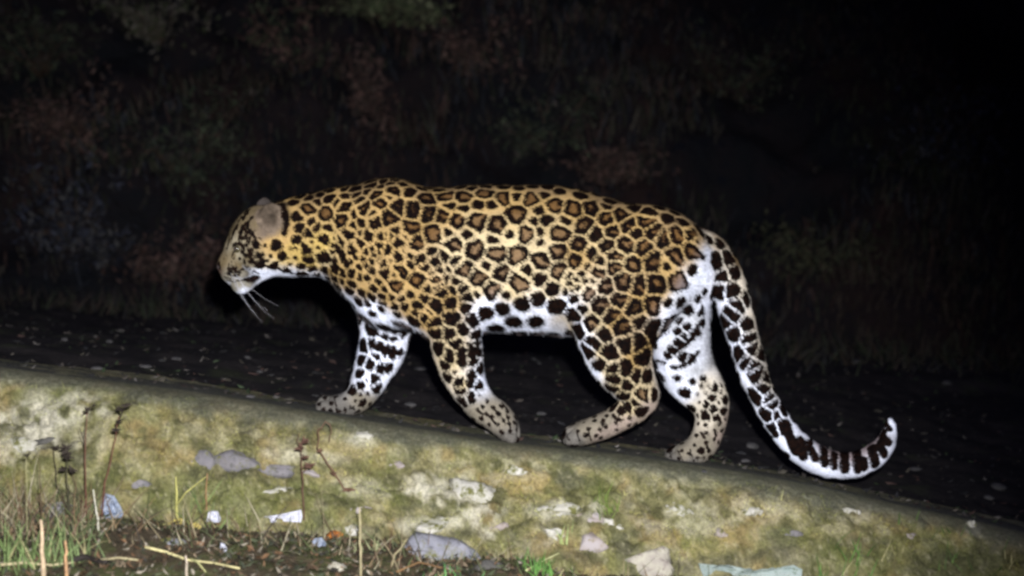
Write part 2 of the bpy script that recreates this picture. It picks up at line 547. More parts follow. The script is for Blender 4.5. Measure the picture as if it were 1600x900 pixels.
# ================================================================== LEOPARD
# chains: (px, py, lateral metres, radius px, lateral ratio); the picture scale there is 600 px per metre
def chain(rows, sub=4):
    rows = np.array(rows, float)
    out = []
    n = len(rows)
    for i in range(n - 1):
        p0, p1, p2, p3 = rows[max(i - 1, 0)], rows[i], rows[i + 1], rows[min(i + 2, n - 1)]
        for k in range(sub):
            t = k / sub
            out.append(0.5 * ((2 * p1) + (-p0 + p2) * t + (2 * p0 - 5 * p1 + 4 * p2 - p3) * t * t + (-p0 + 3 * p1 - 3 * p2 + p3) * t ** 3))
    out.append(rows[-1])
    out = np.array(out)
    res = []
    for px, py, y, r, k in out:
        c = at_y(px, py, y)
        res.append((c[0], c[1], c[2], max(r, 1.5) * (y + 4.0) / F, k))
    return np.array(res)

VOX = 0.0042
G0 = np.array([-0.86, -0.20, -0.20]); G1 = np.array([1.06, 0.22, 0.76])
DIM = np.ceil((G1 - G0) / VOX).astype(int)
GX = (G0[0] + VOX * np.arange(DIM[0])).astype(np.float32)
GY = (G0[1] + VOX * np.arange(DIM[1])).astype(np.float32)
GZ = (G0[2] + VOX * np.arange(DIM[2])).astype(np.float32)
BIG = 0.3
def smin(a, b, k):
    h = np.clip(k - np.abs(a - b), 0, None) / k
    return np.minimum(a, b) - h * h * k * 0.25

def box_of(c, r, pad):
    lo = np.clip(np.floor((c - r - pad - G0) / VOX).astype(int), 0, DIM)
    hi = np.clip(np.ceil((c + r + pad - G0) / VOX).astype(int) + 1, 0, DIM)
    return lo, hi

def add_chain(Fd, ch, kb=0.012, pad=0.05):
    """smooth union of the elliptical cones of a chain into the field"""
    for a, b in zip(ch[:-1], ch[1:]):
        rr = max(a[3], b[3]) * max(1, a[4], b[4])
        lo = np.minimum(a[:3], b[:3]); hi = np.maximum(a[:3], b[:3])
        l, _ = box_of(lo, rr, pad); _, h = box_of(hi, rr, pad)
        if np.any(h <= l): continue
        x = GX[l[0]:h[0]][:, None, None]; y = GY[l[1]:h[1]][None, :, None]; z = GZ[l[2]:h[2]][None, None, :]
        ex, ez = b[0] - a[0], b[2] - a[2]
        L2 = ex * ex + ez * ez + 1e-12
        t = np.clip(((x - a[0]) * ex + (z - a[2]) * ez) / L2, 0, 1)
        cx, cz = a[0] + t * ex, a[2] + t * ez
        cy = a[1] + t * (b[1] - a[1])
        r = a[3] + t * (b[3] - a[3]); k = a[4] + t * (b[4] - a[4])
        d = np.sqrt((x - cx) ** 2 + (z - cz) ** 2 + ((y - cy) / k) ** 2) - r
        d = d * np.where(k < 1, 0.5 + 0.5 * k, 1)
        sl = (slice(l[0], h[0]), slice(l[1], h[1]), slice(l[2], h[2]))
        Fd[sl] = smin(Fd[sl], d.astype(np.float32), kb)

def new_field():
    return np.full(tuple(DIM), BIG, np.float32)

def add_ell(Fd, c, axes, R, kb=0.01, pad=0.04, cut=False):
    """ellipsoid: centre, three radii, 3x3 matrix with the axes as rows"""
    c = np.array(c, float); ax = np.array(axes, float)
    l, h = box_of(c, ax.max(), pad)
    x = GX[l[0]:h[0]][:, None, None] - c[0]; y = GY[l[1]:h[1]][None, :, None] - c[1]; z = GZ[l[2]:h[2]][None, None, :] - c[2]
    q = 0; g = 0
    for i in range(3):
        u = (x * R[i][0] + y * R[i][1] + z * R[i][2])
        q = q + (u / ax[i]) ** 2; g = g + (u / ax[i] ** 2) ** 2
    k0 = np.sqrt(q); k1 = np.sqrt(g) + 1e-9
    d = k0 * (k0 - 1) / k1
    sl = (slice(l[0], h[0]), slice(l[1], h[1]), slice(l[2], h[2]))
    if cut:
        Fd[sl] = -smin(-Fd[sl], d.astype(np.float32), kb)
    else:
        Fd[sl] = smin(Fd[sl], d.astype(np.float32), kb)

torso = chain([
    (452, 373, .0, 53, .80), (480, 370, .0, 61, .78), (522, 367, 0, 67, .76), (568, 373, 0, 81, .74), (606, 388, 0, 99, .72), (645, 405, 0, 107, .72), (700, 407, 0, 110, .74),
    (760, 403, 0, 111, .75), (820, 403, 0, 111, .75), (880, 405, 0, 107, .74), (935, 409, 0, 96, .76), (990, 416, 0, 86, .80), (1040, 420, 0, 73, .86), (1072, 418, 0, 54, .9), (1086, 410, 0, 40, .9)])
head = chain([(460, 374, .0, 54, .80), (430, 374, 0, 52, .82), (410, 369, 0, 44, .92), (397, 376, 0, 37, .95), (387, 390, 0, 30, .92), (376, 404, 0, 24, .88), (366, 418, 0, 19.5, .90), (364, 427, 0, 16, .86)])
brow = chain([(404, 350, 0, 27, 1.0), (390, 358, 0, 23, 1.0), (376, 372, 0, 16, .80), (365, 392, 0, 11.5, .72), (354, 411, 0, 9, .75), (351, 416, 0, 7, .8)])
jaw = chain([(415, 398, 0, 32, .98), (402, 414, 0, 20, .9), (391, 429, 0, 13, .9), (380, 441, 0, 11, .9), (375, 446, 0, 8, 1.0)])
NY, FY = -0.045, 0.050
nfore = chain([(640, 375, -.060, 70, .48), (645, 420, -.075, 66, .52), (668, 462, -.078, 56, .62), (700, 496, -.074, 45, .72), (712, 535, -.066, 38, .74), (719, 572, -.056, 33.5, .76),
               (733, 608, -.05, 27, .82), (752, 634, NY, 24.5, .92), (774, 649, NY, 24, 1.0), (789, 664, NY, 21, 1.15), (797, 677, NY, 15, 1.3), (801, 685, NY, 8.5, 1.7)])
ffore = chain([(612, 410, .06, 62, .55), (606, 465, .070, 50, .65), (603, 508, .068, 39, .75), (597, 545, .064, 35, .74), (585, 576, .058, 30, .8), (571, 603, .053, 25, .9), (558, 622, FY, 21, 1.0),
               (541, 632, FY, 18, 1.25), (520, 634, FY, 15, 1.5), (508, 632, FY, 14, 1.5)])
nhind = chain([(1010, 405, -.055, 84, .62), (985, 450, -.072, 80, .60), (965, 495, -.078, 68, .60), (962, 532, -.074, 56, .62), (972, 567, -.066, 46, .64), (989, 598, -.056, 35, .7),
               (1001, 622, -.048, 27, .78), (987, 640, NY, 22.5, .85), (962, 655, NY, 20.5, .95), (935, 668, NY, 19.5, 1.15), (912, 676, NY, 18, 1.4), (894, 681, NY, 14, 1.6)])
fhind = chain([(1045, 425, .01, 64, .9), (1060, 462, .022, 50, 1.1), (1064, 505, .035, 45, 1.0), (1065, 545, .048, 45, .85), (1077, 583, .066, 41, .68), (1100, 614, .060, 33, .72),
               (1112, 638, .056, 26, .8), (1110, 665, .054, 23, .85), (1101, 690, .054, 23, .95), (1088, 704, .054, 20, 1.15), (1068, 711, .054, 16.5, 1.5), (1052, 714, .054, 13.5, 1.6)])
tail = chain([(1082, 392, 0, 30, .8), (1104, 388, 0, 24, .9), (1124, 412, .0, 25, 1), (1141, 455, -.005, 26, 1), (1154, 500, -.01, 25, 1), (1166, 550, -.01, 23.5, 1), (1184, 602, -.01, 21.5, 1), (1211, 653, -.01, 21.5, 1),
              (1247, 698, -.01, 21, 1), (1288, 724, -.01, 20.5, 1), (1331, 727, -.01, 19.5, 1), (1364, 714, -.01, 17, 1), (1385, 691, -.01, 12, 1), (1391, 668, -.01, 6.5, 1), (1389, 657, -.01, 3, 1)])

F0 = new_field()
add_chain(F0, torso, 0.010)
# muscle masses that break up the trunk outline
for c, ax in [((617, 340, -.03), (.085, .075, .09)), ((617, 340, .03), (.085, .075, .09)), ((598, 300, 0), (.045, .03, .024)),
              ((1035, 385, -.045), (.10, .062, .07)), ((1035, 385, .045), (.10, .062, .07)),
              ((598, 470, 0), (.058, .075, .065)), ((700, 470, 0), (.12, .10, .075)), ((835, 455, 0), (.16, .105, .10)), ((892, 500, 0), (.07, .05, .035)), ((1078, 395, 0), (.05, .06, .05))]:
    add_ell(F0, at_y(c[0], c[1], c[2]), ax, np.eye(3), 0.035, 0.08)
FH = new_field()
add_chain(FH, head, 0.010)
add_chain(FH, brow, 0.012)
add_chain(FH, jaw, 0.014)
I3 = np.eye(3)
for sgn in (-1, 1):
    add_ell(FH, at_y(404, 402, sgn * .042), (.042, .030, .036), I3, 0.02)          # cheek
    add_ell(FH, at_y(364, 421, sgn * .018), (.0245, .0195, .0195), I3, 0.010)         # whisker pad
    add_ell(FH, at_y(384, 368, sgn * .040), (.024, .014, .012), I3, 0.012)         # brow ridge
add_ell(FH, at_y(347, 415, 0), (.008, .014, .010), I3, 0.008)                      # nose
F0 = smin(F0, FH, 0.02)
del FH
Fb = F0.copy()
TOES = []
for ch, kb in ((nfore, .030), (ffore, .030), (nhind, .034), (fhind, .030)):
    L = new_field()
    add_chain(L, ch, 0.008)
    y0 = ch[-1][1]
    e = ch[-1][:3]; d = ch[-1][:3] - ch[-4][:3]; d = d / np.linalg.norm(d)
    for q in (-1.5, -.5, .5, 1.5):                                                 # toes
        w = .024 * q
        if ch is nfore:
            c = e + np.array([0, w * .8, 0]) - d * (.008 + .003 * abs(q)); axs = (.021, .0122, .015)
        else:
            c = e + np.array([0, w, -.003]) + d * (.004 - .005 * abs(q)); axs = (.024, .0125, .0175)
        s_, c_ = d[2], d[0]
        TOES.append((c, axs, s_, c_))
        add_ell(L, c, axs, np.array([[c_, 0, s_], [0, 1, 0], [-s_, 0, c_]]), 0.0025)
    Fb = np.minimum(Fb, smin(F0, L, kb))
    del L
L = new_field(); add_chain(L, tail, 0.008)
Fb = np.minimum(Fb, smin(F0, L, 0.02)); del L
for i in range(len(TOES) - 1):
    if i % 4 == 3: continue
    (c1, a1, s_, c_), (c2, a2, _, _) = TOES[i], TOES[i + 1]
    m_ = (c1 + c2) / 2
    R_ = np.array([[c_, 0, s_], [0, 1, 0], [-s_, 0, c_]])
    up_ = R_[2] if R_[2][2] > 0 else -R_[2]
    add_ell(Fb, m_ + up_ * .013 + R_[0] * .006, (.024, .0048, .014), R_, 0.002, cut=True)
# ears: thin cups
def rotz_axes(az, tilt):
    f = np.array([math.cos(az) * math.cos(tilt), math.sin(az) * math.cos(tilt), math.sin(tilt)])
    s = np.cross([0, 0, 1.0], f); s /= np.linalg.norm(s)
    return np.array([f, s, np.cross(f, s)])
for sgn, (ex, ey, ry) in ((-1, (424, 341, .058)), (1, (412, 326, .046))):
    c = at_y(ex, ey, sgn * ry)
    R = rotz_axes(sgn * math.radians(108 if sgn < 0 else 130), 0.1)      # opening forward and outward
    sc = .80 if sgn < 0 else .60
    add_ell(Fb, c, (.017 * sc, .045 * sc, .052 * sc), R, 0.005)
    add_ell(Fb, c + R[0] * .0155, (.0145 * sc, .035 * sc, .041 * sc), R, 0.004, cut=True)
# groove of the mouth
for sgn in (-1, 1):
    for mx, my in ((372, 437), (380, 437), (388, 435), (395, 431)):
        add_ell(Fb, at_y(mx, my, sgn * .030), (.009, .016, .0035), I3, 0.004, cut=True)

def surface_nets(f):
    s = f < 0
    nx, ny, nz = f.shape
    c = np.zeros((nx - 1, ny - 1, nz - 1), np.int8)
    for i in (0, 1):
        for j in (0, 1):
            for k in (0, 1):
                c += s[i:nx - 1 + i, j:ny - 1 + j, k:nz - 1 + k]
    act = (c > 0) & (c < 8)
    idx = np.full(act.shape, -1, np.int32)
    cells = np.argwhere(act)
    idx[act] = np.arange(len(cells))
    acc = np.zeros((len(cells), 3)); cnt = np.zeros(len(cells))
    ci, cj, ck = cells.T
    for ax in range(3):
        o = [k for k in range(3) if k != ax]
        for a in (0, 1):
            for b in (0, 1):
                off0 = [0, 0, 0]; off0[o[0]] = a; off0[o[1]] = b
                off1 = list(off0); off1[ax] = 1
                f0 = f[ci + off0[0], cj + off0[1], ck + off0[2]]; f1 = f[ci + off1[0], cj + off1[1], ck + off1[2]]
                m = (f0 < 0) != (f1 < 0)
                t = np.where(m, f0 / np.where(m, f0 - f1, 1), 0)
                p = np.tile(np.array(off0, float), (len(cells), 1)); p[:, ax] += t
                acc += p * m[:, None]; cnt += m
    V = (cells + acc / cnt[:, None]) * VOX + G0
    Q = []
    for ax in range(3):
        u, w = [(1, 2), (2, 0), (0, 1)][ax]
        sl0 = [slice(None)] * 3; sl1 = [slice(None)] * 3
        sl0[ax] = slice(0, -1); sl1[ax] = slice(1, None)
        a = s[tuple(sl0)]; b = s[tuple(sl1)]
        e = np.argwhere(a != b)
        e = e[(e[:, u] > 0) & (e[:, w] > 0)]
        sg = s[e[:, 0], e[:, 1], e[:, 2]]
        du = np.zeros(3, int); du[u] = 1; dw = np.zeros(3, int); dw[w] = 1
        g = lambda q: idx[q[:, 0], q[:, 1], q[:, 2]]
        q = np.stack([g(e), g(e - du), g(e - du - dw), g(e - dw)], 1)
        q[~sg] = q[~sg][:, ::-1]
        Q.append(q)
    Q = np.concatenate(Q)
    return V, Q[:, ::-1]

V, Q = surface_nets(Fb)
del Fb, F0
def laplace(V, Q, it, lam):
    n = len(V)
    e = np.concatenate([Q[:, [0, 1]], Q[:, [1, 2]], Q[:, [2, 3]], Q[:, [3, 0]]])
    deg = np.bincount(e.ravel(), minlength=n).astype(float)
    for _ in range(it):
        s = np.zeros_like(V)
        for k in range(3):
            s[:, k] = np.bincount(e[:, 0], V[e[:, 1], k], n) + np.bincount(e[:, 1], V[e[:, 0], k], n)
        V = V + lam * (s / deg[:, None] - V)
    return V
V = laplace(V, Q, 2, 0.5)
# rest the feet: small local surface relief
def vnormals(V, Q):
    fn = np.cross(V[Q[:, 2]] - V[Q[:, 0]], V[Q[:, 3]] - V[Q[:, 1]])
    n = np.zeros_like(V)
    for k in range(4):
        for a in range(3):
            n[:, a] += np.bincount(Q[:, k], fn[:, a], len(V))
    return n / (np.linalg.norm(n, axis=1, keepdims=True) + 1e-12)
NV = vnormals(V, Q)
if (NV[:, 2] * (V[:, 2] - V[:, 2].mean())).mean() < 0:
    Q = Q[:, ::-1].copy(); NV = -NV
V = V + NV * (fbm(V, 9, 3, 3) * 0.0035 + fbm(V, 60, 2, 5) * 0.0007)[:, None]
B_cat = BVHTree.FromPolygons(V.tolist(), Q.tolist())

def cat_hit(px, py):
    h = B_cat.ray_cast(Vector(CAM), Vector(ray(px, py)).normalized())
    return None if h[0] is None else np.array(h[0])

# ---- rosettes: (x, y, kind) read off the coat, o = open rosette, c = broken ring, s = solid spot, d = dot
seeds_px = []
def seeds(ox, oy, sc, text, xmin=-1e9, xmax=1e9):
    for tok in text.split():
        k = tok[-1]
        x, y = tok[:-1].split(',')
        X, Y = ox + float(x) / sc, oy + float(y) / sc
        if xmin <= X <= xmax:
            seeds_px.append((X, Y, k))
seeds(320, 260, 3.75, """520,205s 610,185s 725,195s 825,180s 605,245o 705,275o 820,235o 540,290s 625,320s 800,315o 870,275s 900,205s 550,360s 610,395s
715,360s 695,420o 535,430s 625,440d 660,470d 590,485s 500,480d 525,535d 600,545s 565,585s 415,470s 355,465d 455,525s 385,525d 340,515d 305,450s 270,485d 240,460d
245,330d 210,385d 260,420d 240,520d 300,525d 325,570s 265,560d 405,578s 470,600s 495,570d 220,420d 285,340d 250,280d 225,300d 190,350d 275,300d 300,400d 262,375d 320,430d
205,455d 215,500d 205,540d 232,560d 180,640d 205,620d 178,600d 225,600d 445,590d 360,550d 525,480d 755,460s 745,500d 690,525s 830,400o 760,430d""", xmax=540)
seeds(480, 260, 3.0, """95,152o 185,140s 245,160s 172,185o 215,222s 268,197o 320,130o 340,170o 300,90s 220,105s 185,320o 255,265s 275,320s 315,260o 380,240o 420,190o 395,110o
480,120s 490,200o 560,150o 565,215o 480,290c 630,230c 645,140c 735,140c 825,125c 915,150o 1045,155o 1155,185c 970,90s 1130,95s 700,250c 790,255c 890,280c 980,225o 1060,260d 1025,310c 1090,305d
1120,250s 1180,310o 590,320c 685,365c 780,390c 875,410c 985,415o 1090,440c 1170,400o 945,315d 1090,355d 430,350o 510,365c 580,400s 530,435s 600,440s 640,420s 725,480c 805,520c 900,505c
985,545c 1085,520s 1185,490c 865,575c 930,600d 1150,570s 430,480o 470,450s 525,530o 620,490s 595,530c 645,520s 680,570s 720,570s 405,560c 360,575s 365,490o 300,490d 330,540d
215,395o 240,370s 345,330d 380,390s 300,440d 340,440d 260,430d 165,425o 390,440d 455,400d 240,470d 280,520d 330,400d 300,390d 250,310d 335,370d 370,330d
540,625s 600,650s 625,585s 665,640s 745,615s 735,655s 790,600d 675,710s 770,725s 590,730s 735,760s 600,775s 660,780s 830,685s 910,665s 1005,640s 1080,620s 1165,650s
960,725s 880,755s 1060,725s 620,855s 665,870s 715,870s 765,860s 795,800s 520,690s 480,600s 440,620s 500,720s 215,650d 345,665d 410,660d 350,610s 160,535d 250,590d 280,640d 300,690d 565,680d 560,560s""", xmin=515)
seeds(480, 260, 3.0, "205,375d 225,420d 270,455d 275,395d 310,410d 355,450o 195,440s 210,500s 245,520d 310,575d 400,500s 430,425o 390,330s 410,300s 450,330d 480,410s 550,470s 575,500d 610,560s 655,480d 690,440s 700,540s 160,340s 130,370s 135,430d 190,470d 390,610d 350,640d 420,690d 455,660s 520,650s 540,700s", 515)
seeds(760, 270, 3.0, """400,175o 500,170o 270,70s 440,105s 580,135s 690,165s 560,210c 625,200o 660,245c 745,230c 850,215s 920,235s 780,275c 820,300c 700,285o 590,270c 510,285o 455,245o 345,270o
435,335o 335,365o 485,370s 565,340o 650,335c 730,345c 890,285c 960,290c 965,360o 410,415o 465,440d 530,415s 600,390c 595,435c 680,425o 780,415c 880,390c 845,430s 965,450s
340,460o 420,500d 515,465c 380,480d 320,540s 325,615s 370,555d 415,585s 470,560c 555,530c 635,510c 710,530c 790,520o 890,500o 620,595c 530,620c 450,640s 420,670s 690,630o 775,610o 850,610s
485,700c 580,665c 430,730s 545,755s 630,715c 710,690s 500,800s 650,800s 710,790s 770,730s 575,840s 480,835s 735,865s 530,890s 395,520d 440,475d 500,500d 430,540d 460,510d 395,545d
1040,310s 1090,330s 1000,270s 760,185s 980,320d
940,640s 1000,650d 930,770s 905,795s 870,830s 850,850s 960,870s 985,745s 960,760s 1010,700d 890,740d 920,860s 1020,560d 990,590d 940,720d 900,690d""", xmin=862)
seeds(840, 440, 3.0, """410,290s 255,285s 235,330s 490,360s 295,390s 350,405s 405,405s 465,440s 510,440s 355,460s 420,485s 400,535s 465,565s 350,495s 425,585s 350,595s 385,610s
325,630d 325,675d 495,535o 540,530s 290,690d 240,690d 215,660d 190,700d 265,650d 275,720d 370,660d 480,605s 310,650d
575,445s 655,450s 725,465s 775,450s 685,520s 745,525d 720,595s 830,500s 875,555s 815,540s 790,575s 830,595s 785,625s 870,610s 850,665d 755,665d 790,710d 745,720d 790,755d 765,795s 710,805d
680,795d 735,765d 840,630s 640,400s 830,700d 660,830d 825,740d 790,670d""")
seeds(480, 440, 3.213, """320,235s 370,225s 405,237s 440,243s 480,247s 390,270d 430,282d 285,325s 355,330s 390,342s 425,350s 465,350d 320,315s 345,370d 270,395s 310,410s 375,430s 405,430s 265,460s 300,490d 330,495s
270,520s 345,530s 225,545s 265,565d 190,590d 275,605s 240,600d 300,560d 655,335s 710,365s 708,385s 770,355s 775,390s 825,345s 832,390s 850,300s 870,430s 700,415s 740,450d 755,500s 770,545s 825,475s 822,505s 710,480s
860,520s 825,580s 865,570d 905,600d 875,630d 935,630d 895,665d 955,665d 780,600s 925,680d 985,700d 960,720d 855,640d 915,720d 850,345s 735,325s""")
seeds(1080, 380, 2.25, """105,115s 145,170s 150,100s 90,60s 130,50s 190,195s 140,245s 195,290c 145,315s 205,330s 170,395s 185,410s 240,390s 235,455c 225,430s 260,470s 225,540s 272,545s 285,570c 300,600s 285,655s 270,600s
350,690s 375,730s 345,640s 395,700s 360,660s 385,745s 430,705s 425,735s 445,750s 475,775s 490,735s 470,700s 530,790s 545,760s 560,735s 575,790s 620,785s 640,755s 615,740s 660,770s 690,720s 680,690s 665,720s 680,650s 690,635s 160,215s 95,165s 120,280s 215,370s 255,510s 320,590s 320,640s
500,700s 540,710s 580,705s 610,705s 410,675s""")
R_kind = {'o': 28, 'c': 28, 's': 12, 'd': 5.0, 'p': 5.5}
for x0, x1, y0, y1 in ((742, 806, 632, 676), (898, 1004, 640, 690), (1068, 1134, 640, 716), (496, 584, 608, 646), (1094, 1136, 600, 640)):   # small spots of the lower legs
    for gx in np.arange(x0, x1, 10.5):
        for gy in np.arange(y0, y1, 10.5):
            seeds_px.append((gx + rng.uniform(-3, 3), gy + rng.uniform(-3, 3), 'p'))
SP, SK, SR = [], [], []
for x, y, k in seeds_px:
    if x > 1110 and k in 'oc': k = 's'
    h = cat_hit(x, y)
    if h is None or (394 < x < 450 and y < 374) or x > 1232: continue
    if SP and min(np.linalg.norm(np.array(SP) - h, axis=1)) < (0.0075 if k in 'ocs' else (0.016 if k == 'p' else 0.006)): continue
    r = R_kind[k] / 600
    if k == 'd' and x > 505 and y < 560: r *= 1.8
    if k == 's' and y < 560 and 500 < x < 1100: r *= 1.25
    if k == 's' and 1022 < x < 1112 and 400 < y < 600: r *= .72
    if k == 's' and x < 645 and y > 445 and y < 510: r *= .6
    if k == 's' and 860 < x < 1035 and y > 470: r *= 1.35
    if k == 's' and 640 < x < 760 and y > 520 and y < 630: r *= 1.15
    if k == 's' and y > 640 and x < 1130: r *= 1.0
    if k == 's' and x > 1110 and y > 400 and not (x < 1145 and y > 560): r *= 1.5
    SP.append(h); SK.append(k); SR.append(r * random.uniform(0.9, 1.1))
# the few gaps left on the near flank
for i in rng.permutation(len(V))[:14000]:
    p = V[i]
    if not (-0.55 < p[0] < 0.43 and p[2] > 0.27 and p[1] < 0): continue
    if p[2] < 0.36: continue
    if min(np.linalg.norm(np.array(SP) - p, axis=1)) > (0.034 if p[0] > -.3 else .024):
        SP.append(p); SK.append('s'); SR.append(12 / 600)
# coat out of sight: more of the same, spaced like the rest
cand = rng.permutation(len(V))[:9000]
for i in cand:
    p = V[i]
    vdir = CAM - p; vdir /= np.linalg.norm(vdir)
    if NV[i] @ vdir > 0.12:
        h = B_cat.ray_cast(Vector(p + NV[i] * 0.002), Vector(vdir))
        if h[0] is None: continue
    onleg = p[2] < 0.22 or p[0] > 0.52
    headp = p[0] < -0.62
    if p[2] < 0.32 and not onleg and NV[i][2] < -0.7: sp = 0.035
    else: sp = 0.016 if headp else (0.030 if onleg else 0.045)
    if min(np.linalg.norm(np.array(SP) - p, axis=1)) < sp: continue
    SP.append(p); SK.append('d' if headp else ('s' if onleg or rng.random() < .2 else 'c')); SR.append(R_kind[SK[-1]] / 600)
SP = np.array(SP); SR = np.array(SR); SK = np.array(SK)
nS = len(SP)
gap_ang = rng.uniform(-0.9, 0.9, nS)
ring_w = rng.uniform(0.0135, 0.0185, nS)

A = np.empty(len(V)); Bc = np.empty(len(V))
warp = np.stack([vnoise(V, 38, 101), vnoise(V, 38, 102), vnoise(V, 38, 103)], 1) * 0.0032
Vw = V + warp
for s0 in range(0, len(V), 20000):
    P = Vw[s0:s0 + 20000]
    D = np.linalg.norm(P[:, None, :].astype(np.float32) - SP[None].astype(np.float32), axis=2)
    o2 = np.argpartition(D, 2, axis=1)[:, :3]
    dd = np.take_along_axis(D, o2, 1)
    srt = np.argsort(dd, axis=1)
    o2 = np.take_along_axis(o2, srt, 1); dd = np.take_along_axis(dd, srt, 1)
    i1 = o2[:, 0]; f1 = dd[:, 0]
    e = np.full(len(P), 9.0)
    for q in (1, 2):
        i2 = o2[:, q]
        D12 = np.linalg.norm(SP[i1] - SP[i2], axis=1)
        w = np.clip((SR[i1] - SR[i2]) * 0.35, -0.006, 0.006)           # larger rosettes push the line outwards
        e = np.minimum(e, (dd[:, q] ** 2 - f1 ** 2) / (2 * D12 + 1e-6) + w)
    e = np.minimum(e, SR[i1] - f1)
    net = np.where(np.isin(SK[i1], ['o', 'c']), 0.0022, 0.0020)
    a = e - net
    kd = SK[i1]
    b = np.where((kd == 'o') | (kd == 'c'), e - net - ring_w[i1], -0.02)
    rel = P - SP[i1]
    ga = gap_ang[i1]
    al = rel[:, 0] * np.cos(ga) + rel[:, 2] * np.sin(ga)
    pe = -rel[:, 0] * np.sin(ga) + rel[:, 2] * np.cos(ga)
    leak = np.minimum(0.0028 - np.abs(pe), al + 0.001)
    b = np.where((kd == 'c') & (b > -0.02), np.maximum(b, leak), b)
    b = np.minimum(b, a + 0.004)
    A[s0:s0 + 20000] = a; Bc[s0:s0 + 20000] = b

# ---- base fur colour by place, some shading painted in
CY, CGO, CP, CW = (.405, .272, .108), (.45, .32, .10), (.56, .455, .27), (.73, .77, .88)
CT, CG, CPW = (.150, .115, .062), (.15, .115, .085), (.118, .110, .098)
ctrl = []
def ctl(c, text):
    for t in text.split():
        x, y = map(float, t.split(','))
        h = cat_hit(x, y)
        if h is not None: ctrl.append((h, c))
ctl(CY, "480,340 550,340 600,330 650,350 700,330 800,320 900,330 1000,350 1060,370 560,400 620,430 650,470 900,400 1000,400 1040,420 1070,385 960,500 990,560 600,380 530,320 750,320 850,320 950,340 1000,470 700,470 670,500 600,300 690,300 800,295 900,305 1000,335 1080,365 640,300 520,305 1010,540 1030,450")
ctl(CY, "515,420 540,435 570,452 605,465 560,430 590,445 640,485 530,420 456,325 457,345 458,362 452,312 430,392 665,505 640,440")
ctl((.25, .17, .085), "500,306 560,296 600,290 650,300 700,297 760,292 800,291 850,295 900,303 950,317 1000,330 1050,345 1090,362 1120,378 1150,405")  # top of the back darker: falloff on the sloping fur painted in
ctl((.46, .35, .18), "740,340 800,350 860,350 920,370 980,400")
ctl((.56, .58, .62), "1050,500 1070,520 1060,550 1085,500 1045,540 1075,560 1060,470 1085,580")
ctl(CGO, "455,385 470,400 440,400 480,410 500,380")
ctl(CP, "760,430 820,430 870,430 720,390 800,380 700,520 705,560 725,600 940,550 930,500 1000,610 890,440 970,600 510,410 760,380 840,390 740,450 800,455 860,455 430,415 950,580 985,640")
ctl(CW, """570,485 600,495 548,470 512,441 480,433 450,427 420,430 640,512 585,480 580,530 600,530 620,530 600,560 575,560 590,580 565,595 765,495 800,490 850,480 880,475 765,512 800,505 840,505 903,515 915,545 930,580 950,612 752,530 755,560 752,590 680,575 700,615
665,540 1108,400 1100,430 1075,455 1050,490 1035,520 1080,520 1100,480 1080,560 1040,570 1035,600 1060,610 1075,600 1125,460 1135,500 1148,540 1160,580 1180,620 1200,660 1220,690 1250,720 1290,742 1330,745 1370,730 1395,700 1391,668 381,453 740,600 760,480""")
ctl((.58, .52, .42), "1135,400 1160,450 1175,500 1187,545 1200,590 1150,430 1112,375")
ctl((.25, .2, .2), "1230,640 1265,680 1300,705 1330,708 1360,696 1376,680")
ctl((.50, .45, .36), "1100,600 1120,620 1110,660 1130,620 1095,640 1120,645")
ctl(CT, "362,360 380,345 365,398 350,408 345,412 372,415 385,400 400,350 392,330 360,375")
ctl((.24, .22, .17), "362,432 370,427 356,440 366,449 373,445 386,444 360,444")
ctl(CY, "446,372 440,376 430,378 420,380")
ctl(CG, "422,325 410,335 432,350 425,362 415,350 420,338 432,330 405,350 410,320 436,340 412,365")
ctl((.13, .10, .08), "418,334 424,342 419,348")  # inner ear shade, painted into the fur colour
ctl((.10, .06, .05), "341,418 342,424")
ctl((.02, .015, .012), "445,330 446,345 444,320 397,433 391,436")
ctl((.34, .30, .21), "364,376 360,384 378,396 372,398")
ctl(CPW, "495,630 508,622 545,646 510,642 800,680 810,662 806,645 886,682 900,688 1042,712 1055,720 1080,722")
ctl((.21, .185, .14), "560,620 572,632 770,640 790,655 745,645 930,662 950,655 915,670 1070,708 1095,700 1105,690 1120,665")
ctl((.30, .24, .2), "960,668 985,655 1010,640 940,680 1135,650 1125,680")  # hind metatarsus undersides, their shade put into the colour
ctl((.45, .38, .28), "880,500 870,508 888,510")
CPt = np.array([c[0] for c in ctrl]); CCo = np.array([c[1] for c in ctrl])
base = np.empty((len(V), 3))
for s0 in range(0, len(V), 20000):
    P = V[s0:s0 + 20000].copy()
    out = None
    D = np.linalg.norm(P[:, None] - CPt[None], axis=2)
    P2 = P.copy(); P2[:, 1] = -P2[:, 1]
    D2 = np.linalg.norm(P2[:, None] - CPt[None], axis=2)
    D = np.where((P[:, 1] > 0.0)[:, None] & (P[:, 2] > 0.28)[:, None], np.minimum(D, D2), D)
    W = 1 / (D + 0.006) ** 4
    base[s0:s0 + 20000] = (W @ CCo) / W.sum(1, keepdims=True)
# insides of legs and underside are white
inner = smooth01(-NV[:, 2], 0.55, 0.9) * (V[:, 2] > 0.1)
base = base * (1 - inner[:, None]) + np.array(CW) * inner[:, None]
base *= (1 + 0.20 * fbm(V, 14, 3, 68) * (base.min(1) > .4) + 0.15 * fbm(V, 25, 3, 66) + 0.10 * fbm(V, 80, 2, 67))[:, None]
sup = (base.max(1) < 0.33)
